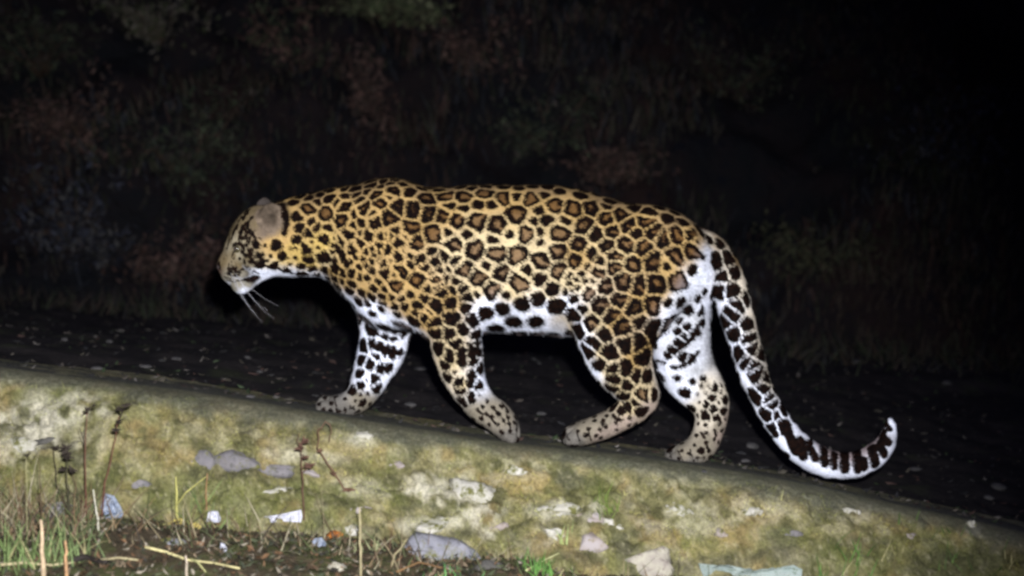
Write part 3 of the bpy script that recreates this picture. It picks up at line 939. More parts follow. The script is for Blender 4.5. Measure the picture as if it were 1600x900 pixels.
# long marks that are not round: bars on the legs, tail bands, lip and eye lines, the dark crescent behind the ear
def mark(ox, oy, sc, text, w):
    global A, Bc
    T = np.array([[float(c) for c in t.split(',')] for t in text.split()])
    T = np.concatenate([T[i] + (T[i + 1] - T[i]) * np.linspace(0, 1, 8, endpoint=False)[:, None] for i in range(len(T) - 1)] + [T[-1:]])
    P = [cat_hit(ox + t[0] / sc, oy + t[1] / sc) for t in T]
    P = [q for q in P if q is not None]
    w = w / 600
    for a, b_ in zip(P[:-1], P[1:]):
        if np.linalg.norm(a - b_) > .08: continue
        lo = np.minimum(a, b_) - w - .03; hi = np.maximum(a, b_) + w + .03
        m = np.where(((V > lo) & (V < hi)).all(1))[0]
        ab = b_ - a
        t = np.clip((Vw[m] - a) @ ab / (ab @ ab + 1e-9), 0, 1)
        d = np.linalg.norm(Vw[m] - a - t[:, None] * ab, axis=1)
        f = w - d
        up_ = f > -0.004
        A[m[up_]] = np.maximum(A[m[up_]], f[up_]); Bc[m[up_]] = -0.02
for t, w in (("300,225 330,238", 3), ("360,225 440,243 500,248", 4.5), ("345,262 400,280 450,288", 2), ("345,325 390,342 440,352", 6.5), ("370,432 415,425", 7), ("205,110 240,125", 2), ("350,130 390,140", 2.2), ("265,60 290,75", 2), ("708,355 712,388", 7),
             ("772,345 778,398", 7.5), ("825,335 832,398", 6.5), ("822,470 815,512", 6), ("850,275 852,325", 5), ("862,500 850,530", 3)):
    mark(480, 440, 3.213, t, w)
for t, w in (("700,110 705,150", 4), ("745,205 725,260 690,295 640,320 600,335", 4.6), ("750,330 720,370 665,392", 3.8), ("770,105 776,150", 3), ("560,372 600,380", 3), ("545,200 540,260 548,300", 8), ("640,225 655,235", 4)):
    mark(840, 440, 3.0, t, w)  # hind leg streaks, and a dark band where the thighs meet
for t, w in (("335,640 350,690 366,735", 8.5), ("386,690 394,752", 8), ("414,700 436,758", 7), ("420,685 424,700", 4), ("462,712 468,772", 7.5), ("500,722 503,788", 6.5), ("536,728 540,795", 8), ("580,730 586,795", 8), ("606,760 612,790", 6),
             ("634,718 646,780", 8), ("662,700 678,745", 7), ("668,675 694,700", 6.5), ("672,655 684,664", 4), ("698,655 690,640", 5)):
    mark(1080, 380, 2.25, t, w)
for k in range(46):                                   # fine freckles of the cheek and muzzle
    fx, fy = rng.uniform(348, 400), rng.uniform(352, 425)
    if abs(fx - 371) < 7 and abs(fy - 388) < 6: continue
    mark(0, 0, 1, "%.1f,%.1f %.1f,%.1f" % (fx, fy, fx + rng.uniform(-3, 3), fy + rng.uniform(1, 4)), 1.4)
mark(320, 260, 1, "121,60 126,72 128,86 123,104", 5)
mark(320, 260, 1, "64,176 78,173", 4.5)
mark(320, 260, 1, "34,178 46,181 62,178", 1.6)
mark(320, 260, 1, "45,123 50,120 57,122 61,129", 3.4)
mark(320, 260, 1, "46,132 42,141", 1.8)
mark(320, 260, 1, "22,150 24,160", 3)
for q in ("60,66 52,80", "68,62 64,72", "50,92 44,104", "60,96 66,104", "74,104 80,112", "58,110 64,114", "70,84 66,90", "38,112 36,122", "76,120 82,128", "68,140 76,146", "86,142 92,146", "36,160 50,158", "36,166 52,164"):
    mark(320, 260, 1, q, 2.6)
for q, w in (("522,620 524,634 526,646", 1.6), ("508,634 506,646", 1.2), ("540,638 538,650", 1.3), ("553,634 556,648", 1.3), ("772,640 790,662", 1.6), ("806,640 808,668 803,684", 1.2), ("793,650 798,672", 1.4),
             ("762,650 775,664", 2.2), ("745,640 752,646", 2.4), ("786,630 792,640", 2.2), ("884,678 890,688", 1.4), ("900,672 906,690", 1.4), ("918,668 924,688", 1.4), ("940,660 948,668", 2.5), ("958,648 966,656", 3), ("975,636 984,644", 3),
             ("1046,706 1050,720", 1.4), ("1060,704 1066,722", 1.4), ("1078,702 1084,722", 1.4), ("1096,676 1100,684", 2.6), ("1116,672 1118,682", 2.4), ("1104,696 1108,704", 2.6), ("1122,650 1126,660", 2.6)):
    mark(0, 0, 1, q, w)  # thin lines paint the shade between the toes, wider ones are coat spots
mark(480, 260, 3, "140,395 165,425 188,465", 5)
mark(480, 260, 3, "85,420 120,450 140,468", 4.5)
mark(480, 260, 3, "200,370 225,430", 3.5)
for q, w in (("410,415 418,416", 2.6), ("428,417 438,421", 3.0), ("444,422 458,427", 3.2), ("398,424 404,427", 2.6), ("384,437 394,436 402,432", 5), ("352,428 364,431 376,430", 1.5), ("350,433 362,436", 1.5),
             ("376,340 372,347", 3), ("384,335 381,343", 3), ("390,328 387,334", 2.6), ("380,352 377,360", 3), ("388,348 386,356", 3), ("370,356 366,364", 2.8), ("376,366 373,374", 2.8), ("384,364 382,372", 3), ("390,372 388,380", 3),
             ("364,368 361,374", 2.2), ("396,362 394,368", 3), ("396,382 400,388", 3.2), ("388,390 392,397", 3), ("402,396 408,399", 3.2), ("380,396 385,402", 2.6), ("392,406 398,410", 3), ("406,408 412,409", 3)):
    mark(0, 0, 1, q, w)
_px, _py = to_px(V)
_e = np.sqrt(((_px - 420) / 21) ** 2 + ((_py - 336) / 27) ** 2)
ear = (V[:, 1] < -0.035) & (_e < 1.0) & (_px < 438)
A[ear] = -0.012
base[ear] = (np.array([.135, .104, .076])[None] * (1 + .45 * fbm(V[ear], 90, 2, 9))[:, None]) * (.50 + .65 * smooth01(_e[ear], .35, .95))[:, None]  # ear cup shading painted in: dark centre, lighter rim
_e2 = np.sqrt(((_px - 410) / 24) ** 2 + ((_py - 322) / 26) ** 2)
ear2 = (V[:, 1] > 0.025) & (_e2 < 1.1)
base[ear2] = (.05, .042, .038); A[ear2] = -0.012
A = np.where((V[:, 0] < -0.745) & (V[:, 2] < 0.30) , A - 0.004, A)

leo = empty('leopard', (0.0, 0.0, float(top_z(0.0, 0.0))), 'spotted yellow leopard with white belly walking left along the wall top, tail tip curled up', 'leopard')
LO = np.array(leo.location)
body = link('body', mesh_np('body', V - LO, Q, M_coat, True, {'spot': A, 'core': Bc}, {'fur_color': base}), leo)

# ---- fur: one thin blade per hair tuft
def make_fur(n):
    T = Q
    area = np.linalg.norm(np.cross(V[T[:, 2]] - V[T[:, 0]], V[T[:, 3]] - V[T[:, 1]]), axis=1)
    vd = CAM - V[T[:, 0]]
    fid = rng.choice(len(T), n, p=area / area.sum())
    w = rng.random((n, 2))
    q = V[T[fid]]
    P = (q[:, 0] * ((1 - w[:, 0]) * (1 - w[:, 1]))[:, None] + q[:, 1] * (w[:, 0] * (1 - w[:, 1]))[:, None] + q[:, 2] * (w[:, 0] * w[:, 1])[:, None] + q[:, 3] * ((1 - w[:, 0]) * w[:, 1])[:, None])
    nid = T[fid, 0]
    nn = NV[nid]
    flow = np.tile(np.array([0.85, 0.0, -0.45]), (n, 1))
    leg = P[:, 2] < 0.22
    flow[leg] = (0.15, 0, -1)
    flow[P[:, 0] > 0.50] = (0.35, 0, -0.9)
    curl = P[:, 0] > 0.72
    flow[curl] = (1.0, 0, -0.05)
    flow[P[:, 0] > 0.93] = (0.4, 0, 0.9)
    flow = flow + rng.normal(0, 0.22, (n, 3))
    flow -= nn * np.sum(flow * nn, 1)[:, None]
    flow /= np.linalg.norm(flow, axis=1)[:, None] + 1e-9
    side = np.cross(nn, flow)
    ln = 0.0062 + 0.0034 * rng.random(n)
    ln *= 1 + 1.0 * smooth01(-nn[:, 2], 0.3, 0.9) * (P[:, 2] > 0.2) * (P[:, 0] > -0.5)
    ln *= np.where(P[:, 0] < -0.60, 0.62, 1)
    ln *= np.where(P[:, 2] < 0.12, 0.55, 1)
    lift = 0.33 + 0.15 * rng.random(n)
    tip = P + flow * (ln * (1 - lift * .5))[:, None] + nn * (ln * lift)[:, None]
    wd = 0.0011
    b0 = P - side * wd - nn * 0.0004; b1 = P + side * wd - nn * 0.0004
    verts = np.stack([b1, b0, tip], 1).reshape(-1, 3)
    faces = np.arange(3 * n).reshape(-1, 3)
    rep = lambda a: np.repeat(a[nid], 3, axis=0)
    bb = rep(base) * np.repeat(rng.uniform(0.62, 1.22, n), 3)[:, None]
    me = mesh_np('fur', verts - LO, faces, M_coat, True, {'spot': rep(A), 'core': rep(Bc)}, {'fur_color': bb})
    nr = (nn + flow * 0.10 + rng.normal(0, 0.22, (n, 3)))
    nr /= np.linalg.norm(nr, axis=1)[:, None]
    me.normals_split_custom_set_from_vertices(np.repeat(nr, 3, axis=0).tolist())
    o = link('fur', me, leo)
    o['kind'] = 'stuff'
make_fur(260000)

# ---- eyes, nose, whiskers, claws
def uv_ball(rx, ry, rz, nu=14, nv=9):
    vs, fs = [], []
    for i in range(nv + 1):
        ph = math.pi * i / nv
        for j in range(nu):
            a = 2 * math.pi * j / nu
            vs.append((rx * math.sin(ph) * math.cos(a), ry * math.sin(ph) * math.sin(a), rz * math.cos(ph)))
    for i in range(nv):
        for j in range(nu):
            j2 = (j + 1) % nu
            fs.append((i * nu + j, (i + 1) * nu + j, (i + 1) * nu + j2, i * nu + j2))
    return np.array(vs), fs
M_eye, nt, b = new_mat('eye', 0.15, 0.6); b.inputs['Base Color'].default_value = (0.05, 0.042, 0.02, 1)
M_dark, nt, b = new_mat('dark_skin', 0.55, 0.4)
nt.links.new(mixc(nt, noise(nt, 300), (0.012, 0.009, 0.009), (0.05, 0.035, 0.03)), b.inputs['Base Color'])
M_whisk, nt, b = new_mat('whisker', 0.5, 0.4); b.inputs['Base Color'].default_value = (0.75, 0.75, 0.8, 1)
e0 = cat_hit(371, 389)
EYES = [e0 + np.array([.001, .0018, 0]), np.array([e0[0] + .001, -e0[1] - .0018, e0[2]])]
for e, s in zip(EYES, (-1, 1)):
    v, f = uv_ball(.0105, .0105, .0105)
    mb = MB(); mb.add(v + e + np.array([-.001, s * -.0015, 0]), f)
    o = mb.build('eye', M_eye, leo)
    c = e + np.array([-.001, s * -.0015, 0]); dv = np.array([-.55, s * .83, 0.0])
    v, f = uv_ball(.0048, .0048, .0052, 10, 6)
    mb = MB(); mb.add(v * np.array([1, 1, 1]) + c + dv * .0078, f)
    pu = mb.build('pupil', M_dark, leo)
    pu.parent = o
    lid = [c + np.array([-.0105 + .021 * t, s * (.0078 - .006 * abs(t - .4)), .0062 * math.sin(math.pi * t) - .001]) for t in np.linspace(0, 1, 7)]
    mb = MB(); mb.tube(lid, [.0008, .0016, .002, .002, .002, .0016, .0008], 5)
    mb.build('eyelid', M_dark, leo)
v, f = uv_ball(.009, .016, .0095)
mb = MB(); mb.add(v + at_y(343.5, 417, 0), f); mb.build('nose', M_dark, leo)
for k in range(6):
    s = -1 if k < 5 else 1
    a = at_y(360 + 2.3 * (k % 6), 426 + 2.5 * (k % 3), s * .036)
    tgt = at_y(392 + 9 * (k % 6), 474 + 6 * ((k * 2) % 5), s * (.10 + .01 * (k % 3)))
    pts = [a + (tgt - a) * t + np.array([0, 0, -.016 * math.sin(t * 2.6)]) + np.array([0, s * .012 * math.sin(t * 3), 0]) for t in np.linspace(0, 1, 7)]
    mb = MB(); mb.tube(pts, [.00032 * (1 - .75 * t) for t in np.linspace(0, 1, 7)], 4)
    mb.build('whisker', M_whisk, leo)

# ================================================================== stones set in the wall and lying at its foot
def rock_mesh(name, rx, ry, rz, seed, mat, rough=0.35, n=18, flat=0.0, flat_shade=False):
    v, f = uv_ball(1, 1, 1, n, n // 2 + 2)
    q = v.copy()
    r = 1 + rough * fbm(q + seed * 3.1, 1.3, 3, seed)
    # a few planar cuts make it read as broken stone
    rs = np.random.default_rng(seed)
    q = v * r[:, None]
    q = q * (1 + rough * .35 * fbm(v * [1, .5, 1] + seed, 3.2, 3, seed + 9))[:, None]
    for _ in range(9):
        d = rs.normal(size=3); d /= np.linalg.norm(d)
        lim = rs.uniform(.62, .85)
        k = q @ d
        q = q - np.clip(k - lim, 0, None)[:, None] * d * 0.9
    q = q + v * (fbm(q + seed, 6, 2, seed + 5) * 0.04)[:, None]
    q = q * np.array([rx, ry, rz])
    me = bpy.data.meshes.new(name)
    me.from_pydata(q.tolist(), [], f)
    me.materials.append(mat)
    me.polygons.foreach_set('use_smooth', [not flat_shade] * len(me.polygons))
    return me

def place_stone(name, px, py, w, h, mat, seed, sink=0.35, parent=None, depth=None, roll=0.0, rough=.35):
    hh = hit(px, py)
    p = np.array(hh[0]); s = (p[1] + 4) / F
    rx, rz = w * s / 2, h * s / 2
    ry = depth if depth else (rx + rz) / 2 * .8
    me = rock_mesh(name, rx, ry, rz, seed, mat, rough, 22)
    loc = p + np.array([0, ry * sink, -rz * 0.0])
    o = link(name, me, parent, loc - (np.array(parent.location) if parent else 0))
    o.rotation_euler = (0, roll, 0)
    return o, p

wall_stones = [  # px, py, w, h, mat
    (368, 724, 112, 40, M_stone_purple, 0.10), (430, 737, 66, 26, M_stone_purple, .12), (318, 721, 46, 36, M_stone_purple, 0.0), (735, 778, 92, 52, M_lime, 0.15), (672, 822, 96, 30, M_lime, -.12),
    (875, 800, 86, 24, M_lime, 0.05), (930, 815, 62, 26, M_stone_pink, .2), (566, 684, 42, 18, M_lime, .1), (1520, 824, 20, 24, M_lime, .4), (960, 822, 40, 20, M_lime, .35),
    (70, 688, 66, 18, M_stone_dark, -.03), (25, 700, 60, 26, M_lime, .05), (1060, 800, 44, 26, M_lime, .1), (430, 768, 60, 14, M_lime, -.05), (480, 740, 50, 18, M_stone_pink, .1),  # the dark one at far left stands in for the hollow's shade
    (800, 742, 44, 18, M_lime, .0), (1180, 800, 50, 20, M_lime, .15), (620, 730, 34, 16, M_stone_pink, .0), (865, 838, 30, 26, M_lime, .6), (1330, 800, 34, 12, M_lime, .15), (1130, 838, 36, 18, M_stone_pink, .1),
    (1240, 835, 40, 16, M_stone_purple, .1), (215, 760, 40, 22, M_stone_purple, .0), (560, 800, 44, 22, M_stone_pink, .0), (780, 830, 40, 20, M_stone_pink, .2), (1420, 838, 30, 14, M_stone_pink, .15)]
for i, (x, y, w, h, m, ro) in enumerate(wall_stones):
    place_stone('stone', x, y, w, h, m, 100 + i, 0.72 if m is not M_stone_purple else .48, wall, roll=ro, rough=.75 if m is not M_stone_purple else .3)

things = [
    ('stone', 688, 868, 145, 66, M_stone_blue, .25, 0.08, 'large blue grey stone lying at the foot of the wall', 'stone'),
    ('stone', 924, 852, 56, 36, M_stone_pink, .2, 0.0, 'small pink and grey stone at the wall foot between two pale stones', 'stone'),
    ('stone', 1016, 884, 76, 58, M_stone_pale, .2, 0.0, 'rounded pale stone with a light lichen rim at the wall foot', 'stone'),
    ('stone', 90, 805, 60, 44, M_stone_purple, .2, 0.2, 'dull purple grey stone behind the grass stems at left', 'stone'),
    ('stone', 549, 829, 28, 20, M_lime, .1, 0.2, 'small whitish pebble right of the orange leaf', 'pebble'),
    ('stone', 525, 890, 46, 26, M_stone_pale, .2, 0.0, 'pale stone half buried in the leaf litter at the bottom edge', 'stone'),
    ('stone', 272, 850, 50, 18, M_stone_blue, .3, .05, 'flat dark stone lying in the litter above the long straw', 'stone'),
    ('stone', 765, 888, 50, 30, M_stone_dark, .3, .05, 'dark stone tucked against the right end of the blue grey stone', 'stone'),
]
for i, (nme, x, y, w, h, m, sk, ro, lab, cat) in enumerate(things):
    o, p = place_stone(nme, x, y, w, h, m, 300 + i, sk, None, roll=ro, rough=.4)
    tag(o, lab, cat, None)

# thin crumpled scraps: real sheets with thickness
def scrap(name, outline, px, py, w, h, mat, label, cat, seed=1, lean=0.5, crumple=.08):
    hh = hit(px, py); p = np.array(hh[0]); s = (p[1] + 4) / F
    rs = np.random.default_rng(seed)
    n = len(outline)
    W, H = w * s, h * s
    out = []
    for x, y in outline:
        out.append((x * W, y * H))
    ctr = np.mean(out, 0)
    rings = [np.array(out), ctr + (np.array(out) - ctr) * .72, ctr + (np.array(out) - ctr) * .4, ctr + (np.array(out) - ctr) * .12]
    v = []
    for r in rings:
        for x, z in r:
            d = rs.normal(0, crumple) * (W + H) * .5
            v.append((x, d - z * lean * .5, z))
    m = len(v)
    th = .0015
    v2 = [(a, b + th, c) for a, b, c in v]
    f = []
    for k in range(3):
        for i in range(n):
            j = (i + 1) % n
            a, b_, c, d = k * n + i, k * n + j, (k + 1) * n + j, (k + 1) * n + i
            f.append((a, b_, c, d)); f.append((m + d, m + c, m + b_, m + a))
    f.append(tuple(3 * n + i for i in range(n))); f.append(tuple(m + 3 * n + i for i in reversed(range(n))))
    for i in range(n):
        j = (i + 1) % n
        f.append((j, i, m + i, m + j))
    me = bpy.data.meshes.new(name)
    me.from_pydata([tuple(q) for q in v + v2], [], f)
    me.materials.append(mat)
    o = link(name, me, None, p + np.array([0, -.006 - abs(H) * .18, 0]))
    return tag(o, label, cat)
scrap('paper_scrap', [(-.5, -.3), (-.3, .05), (-.05, .12), (.2, .3), (.48, .5), (.5, .05), (.47, -.35), (.1, -.3), (-.2, -.38)], 437, 806, 74, 24, M_white, 'white torn wedge of paper lying against the wall left of the orange leaf', 'paper', 3, .4, .03)
scrap('plastic_wrapper', [(-.2, .5), (.2, .45), (.42, .15), (.5, -.05), (.3, -.25), (.2, -.5), (-.2, -.45), (-.25, -.1), (-.5, .1), (-.4, .35)], 178, 797, 36, 62, M_blue, 'crumpled blue and white wrapper standing at the wall foot behind the weeds', 'wrapper', 5, .3, .10)
scrap('plastic_scrap', [(-.5, -.4), (-.35, .3), (0, .5), (.3, .4), (.45, -.1), (.4, -.5)], 335, 806, 24, 24, M_white, 'small white crumpled scrap between the yellow stalk and the white paper', 'scrap', 6, .3, .12)
scrap('plastic_scrap', [(-.5, -.1), (-.2, .4), (.2, .5), (.5, .1), (.3, -.5), (-.2, -.4)], 498, 849, 28, 24, M_blue, 'small blue white scrap just left below the orange leaf', 'scrap', 7, .3, .14)
scrap('fallen_leaf', [(-.5, -.1), (-.25, .35), (.05, .5), (.4, .3), (.5, -.05), (.35, -.4), (0, -.5), (-.3, -.35)], 523, 838, 34, 26, M_orange, 'bright orange fallen leaf in the litter at the wall foot', 'leaf', 8, .3, .09)
scrap('plastic_sheet', [(-.5, .5), (-.38, .2), (-.3, .45), (-.1, .1), (0, .2), (.1, -.05), (.22, .25), (.34, .1), (.42, .4), (.5, .2), (.48, -.5), (-.42, -.5)], 1170, 893, 164, 34, M_teal, 'pale teal torn plastic sheet with a ragged top at the bottom edge', 'plastic sheet', 9, .3, .05)
scrap('plastic_scrap', [(-.5, -.3), (-.3, .5), (.2, .4), (.5, 0), (.2, -.5)], 350, 857, 12, 22, M_white, 'tiny pale sliver lying in the leaf litter near the bottom left', 'scrap', 12, .3, .1)

# ================================================================== stems, straws and weeds
BROWN, RED, STRAW, GREEN, DARKB = (.08, .055, .035), (.12, .055, .038), (.38, .33, .19), (.13, .20, .05), (.035, .028, .022)
def stem_px(pts, base_off=0.0, out=0.05):
    """stem rooted on the surface seen at its first point, rising in a plane just in front of the wall"""
    h = hit(*pts[0]); p0 = np.array(h[0])
    Y = p0[1] - 0.012
    res = [p0 + np.array([0, 0.01, -0.01])]
    for i, (x, y) in enumerate(pts[1:]):
        t = (i + 1) / (len(pts) - 1)
        res.append(at_y(x, y, Y - out * t))
    return res
def weed(name, pts, r, c, label, cat, heads=(), leaves=(), branches=(), out=0.05, c2=None):
    P = stem_px(pts, out=out)
    e = empty(name, tuple(P[0]), label, cat)
    # refine for a slightly crooked stem
    Q_ = []
    for a, b_ in zip(P[:-1], P[1:]):
        for t in (0, .33, .66):
            Q_.append(a + (b_ - a) * t + rng.normal(0, .0012, 3))
    Q_.append(P[-1])
    mb = MB(); mb.tube(Q_, list(np.linspace(r, r * .45, len(Q_))), 6, c); mb.build('stem', M_plant, e)
    Y0 = P[-1][1]
    for br in branches:
        bp = [at_y(x, y, Y0 + .01) for x, y in br]
        mb = MB(); mb.tube(bp, list(np.linspace(r * .6, r * .3, len(bp))), 5, c2 or c); mb.build('branch', M_plant, e)
    for (x, y, s) in heads:
        q = at_y(x, y, Y0)
        mb = MB()
        for k in range(9):
            d = rng.normal(0, 1, 3); d /= np.linalg.norm(d); d[2] = abs(d[2]) * .6
            mb.blade(q - d * s * .001 * .3, d, s * .0017, s * .0008, .3, c2 or c, 2, rng.normal(0, 1, 3))
        mb.build('seed_head', M_plant, e)
    for (x, y, x2, y2, w) in leaves:
        a = at_y(x, y, Y0); b_ = at_y(x2, y2, Y0 - .02)
        mb = MB(); dd = b_ - a
        mb.blade(a, dd, np.linalg.norm(dd), w, .15, c2 or c, 5, (0, .3, 1))
        mb.build('leaf', M_leaf, e)
    return e
weed('dry_weed', [(132, 815), (134, 760), (133, 700), (136, 645)], .0023, RED, 'tall thin reddish dry weed with dark tip, left of the blue wrapper', 'weed', heads=[(137, 640, 9), (146, 634, 7)], branches=[[(134, 700), (128, 680), (124, 668)]], out=.03, c2=DARKB)
weed('dry_weed', [(156, 815), (165, 755), (176, 700), (186, 650)], .0024, RED, 'tall leaning dark weed with forked black top above the blue wrapper', 'weed', heads=[(188, 640, 10), (196, 634, 10), (182, 672, 10), (184, 660, 9)], branches=[[(186, 655), (197, 633), (210, 629)], [(184, 662), (198, 650), (203, 665)]], out=.03, c2=DARKB)
weed('dry_weed', [(62, 845), (64, 800), (62, 760), (60, 720)], .0018, BROWN, 'thin bare brown stalk, second weed from the left edge', 'weed', out=.03)
weed('dry_weed', [(90, 800), (88, 750), (84, 700)], .0018, DARKB, 'thin dark stalk with a small black knob beside the stubby weed', 'weed', heads=[(88, 700, 9)], out=.03)
weed('dry_weed', [(110, 822), (107, 780), (105, 735), (103, 698)], .0022, (.05, .045, .03), 'short weed with dark knobbly seed heads along its top', 'weed', heads=[(103, 700, 12), (106, 715, 12), (100, 733, 11), (112, 735, 12), (105, 708, 10)], out=.03, c2=DARKB)
weed('dry_weed', [(40, 850), (42, 790), (41, 715)], .0015, (.3, .28, .15), 'pale thin stalk with a tiny dark head near the left edge', 'weed', heads=[(42, 712, 8)], out=.03, c2=DARKB)
weed('yellow_stalk', [(275, 818), (276, 780), (275, 745)], .0038, (.42, .40, .13), 'short upright yellow green stalk standing on a fallen yellow leaf', 'stalk', branches=[[(276, 790), (290, 770), (322, 745)]], out=.02)
weed('dry_weed', [(322, 800), (321, 775), (324, 740)], .0022, (.34, .2, .1), 'short tan stalk above the small white crumpled scrap', 'weed', out=.02)
weed('curled_weed', [(474, 815), (475, 780), (472, 740), (470, 700), (476, 680)], .0024, (.10, .055, .04), 'dry weed with a thin stem and crisp brown leaves right of the white paper', 'weed', heads=[(470, 700, 12), (478, 690, 10), (484, 728, 12), (476, 715, 9)], branches=[[(474, 738), (482, 728), (486, 735)], [(472, 700), (464, 690), (468, 676)]], out=.03)
weed('curled_weed', [(548, 775), (520, 735), (495, 700), (498, 672), (508, 658), (518, 668), (515, 690)], .0021, (.13, .075, .05), 'dry hooked weed stem curling over at its top below the front paw', 'weed', heads=[(545, 765, 12), (520, 740, 8), (500, 705, 7)], out=.02)
weed('straw_stalk', [(564, 905), (564, 860), (563, 830), (562, 792)], .0030, STRAW, 'straight upright straw stalk standing left of the large blue grey stone', 'stalk', out=.02)
weed('straw_stalk', [(608, 885), (618, 865), (636, 842)], .0030, STRAW, 'short pale straw leaning to the left end of the blue grey stone', 'stalk', out=.02)
weed('straw_stalk', [(66, 905), (66, 860), (64, 812)], .0062, (.55, .42, .27), 'thick pale cut stub standing at the bottom left', 'stalk', out=.02)
weed('straw_stalk', [(103, 905), (103, 870), (102, 845)], .0042, (.50, .30, .16), 'short orange brown cut stub right of the thick pale stub', 'stalk', out=.02)
weed('straw_stalk', [(154, 830), (150, 800), (146, 765)], .0030, (.52, .50, .40), 'short whitish leaning stub between the two tall reddish weeds', 'stalk', out=.02)
weed('straw_stalk', [(290, 905), (291, 885), (290, 868)], .0040, (.50, .42, .32), 'small pale stub by the fork of the lying straw', 'stalk', out=.015)

def lying(name, pts, r, c, label, cat='straw'):
    P = []
    for i, (x, y) in enumerate(pts):
        h = hit(x, y); P.append(np.array(h[0]) + np.array([0, -.004, r + .005 + .004 * math.sin(i * 2.1)]))
    Q_ = []
    for a, b_ in zip(P[:-1], P[1:]):
        for t in (0, .5): Q_.append(a + (b_ - a) * t)
    Q_.append(P[-1])
    mb = MB(); mb.tube(Q_, list(np.linspace(r, r * .6, len(Q_))), 6, c)
    p0 = tuple(P[0])
    o = mb.build(name, M_plant, None, p0)
    return tag(o, label, cat)
lying('lying_straw', [(2, 888), (40, 887), (80, 886), (118, 884)], .0036, STRAW, 'pale straw lying flat along the bottom left corner')
lying('lying_straw', [(150, 882), (185, 879), (218, 878)], .0036, STRAW, 'short pale straw lying right of the dark twig')
lying('lying_straw', [(228, 860), (260, 870), (295, 878), (335, 885), (375, 896)], .0036, (.58, .52, .26), 'long yellowish straw slanting down to the right in the litter')
lying('lying_straw', [(296, 876), (310, 886), (322, 896)], .0026, (.45, .44, .2), 'short straw forking off the long yellowish straw')
lying('dark_twig', [(112, 884), (135, 880), (160, 884), (168, 886)], .0075, (.03, .025, .022), 'thick dark twig lying between two pale straws', 'twig')
lying('lying_straw', [(620, 898), (655, 885), (690, 889), (720, 898)], .0024, (.22, .13, .06), 'thin brown twig bent in front of the blue grey stone', 'twig')
lying('lying_straw', [(822, 896), (850, 882), (874, 866)], .0026, (.4, .4, .2), 'thin pale straw rising toward the pink stone')
# yellow leaf pair
for i, (x, y, w, lab) in enumerate([(282, 816, 34, 'yellow curled leaf at the foot of the yellow stalk'), (303, 821, 26, 'small yellow leaf lying right of the stalk foot')]):
    scrap('fallen_leaf', [(-.5, 0), (-.25, .4), (.1, .5), (.4, .2), (.5, -.1), (.3, -.45), (-.1, -.4), (-.35, -.3)], x, y, w, 15, stone_material('yellow_leaf', (.36, .3, .08), (.44, .36, .12), (.22, .16, .05), 50), lab, 'leaf', 20 + i, .3, .06)

# grass tufts
def tuft(px, py, n, hgt, spread, c, label, lean=0.0):
    h = hit(px, py); p = np.array(h[0])
    s = (p[1] + 4) / F
    e = empty('grass_tuft', tuple(p), label, 'grass tuft')
    mb = MB()
    for k in range(n):
        b_ = p + np.array([rng.normal(0, spread * s), rng.normal(0, spread * s * .6) - .005, 0])
        g = down(b_[0], b_[1]); b_[2] = g.z - .004 if g else p[2]
        L = hgt * s * rng.uniform(.5, 1.15)
        cc = np.array(c) * rng.uniform(.6, 1.4)
        if rng.random() < .15: cc = np.array((.35, .32, .16))
        mb.blade(b_, (rng.normal(lean, .35), rng.normal(-.1, .25), 1), L, rng.uniform(.0022, .0042), rng.uniform(.05, .5), tuple(cc), 4)
    mb.build('blades', M_leaf, e)['kind'] = 'stuff'
tuft(850, 897, 42, 42, 22, (.10, .22, .05), 'bright green grass tuft at the bottom edge right of the blue grey stone')
tuft(695, 900, 26, 26, 20, (.09, .22, .07), 'low green grass in front of the blue grey stone')
tuft(1318, 892, 26, 55, 26, (.09, .17, .04), 'green grass tuft at the wall foot right of the teal sheet')
tuft(1540, 900, 30, 30, 50, (.06, .10, .03), 'dim grass tuft in the bottom right corner')
tuft(30, 880, 46, 95, 26, (.12, .17, .06), 'tall loose green grass in the bottom left corner')
tuft(120, 868, 26, 70, 20, (.11, .15, .06), 'thin green grass among the weeds left of the blue wrapper')
tuft(85, 880, 26, 80, 20, (.13, .18, .07), 'upright grass blades around the pale cut stub')
tuft(325, 795, 20, 60, 20, (.11, .15, .05), 'faint green grass on the wall behind the tan stalk')
tuft(880, 848, 12, 46, 10, (.20, .24, .09), 'thin yellowish grass blades left of the pink stone')
tuft(945, 800, 22, 44, 9, (.10, .14, .03), 'upright green tuft growing on the wall face above the pale stone', 0)
tuft(585, 862, 12, 34, 18, (.22, .23, .12), 'few pale grass blades between straw stalk and blue grey stone')
tuft(1450, 885, 22, 26, 36, (.07, .12, .03), 'low dim grass at the wall foot near the bottom right')

def tangle():
    mb = MB()
    for k in range(900):
        c = rng.random()
        x0 = rng.uniform(-1.30, -0.98) if c < .4 else (rng.uniform(-1.3, -.2) if c < .75 else rng.uniform(-.2, 1.3))
        y0 = rng.uniform(-.55, -.36)
        g = down(x0, y0)
        if g is None: continue
        L = rng.uniform(.03, .13) * (1.25 if c < .5 else .7)
        cc = random.choice([(.16, .11, .06), (.10, .06, .04), (.24, .20, .12), (.07, .08, .035), (.10, .12, .05), (.30, .27, .18), (.05, .04, .03)])
        mb.blade((x0, y0, g.z - .004), (rng.normal(0, .6), rng.normal(-.05, .3), .9), L, rng.uniform(.0012, .003), rng.uniform(-.5, .7), cc, 3)
    tag(mb.build('dry_grass', M_leaf), 'tangled dry and green grass stems along the foot of the wall', 'dry grass', kind='stuff')
tangle()

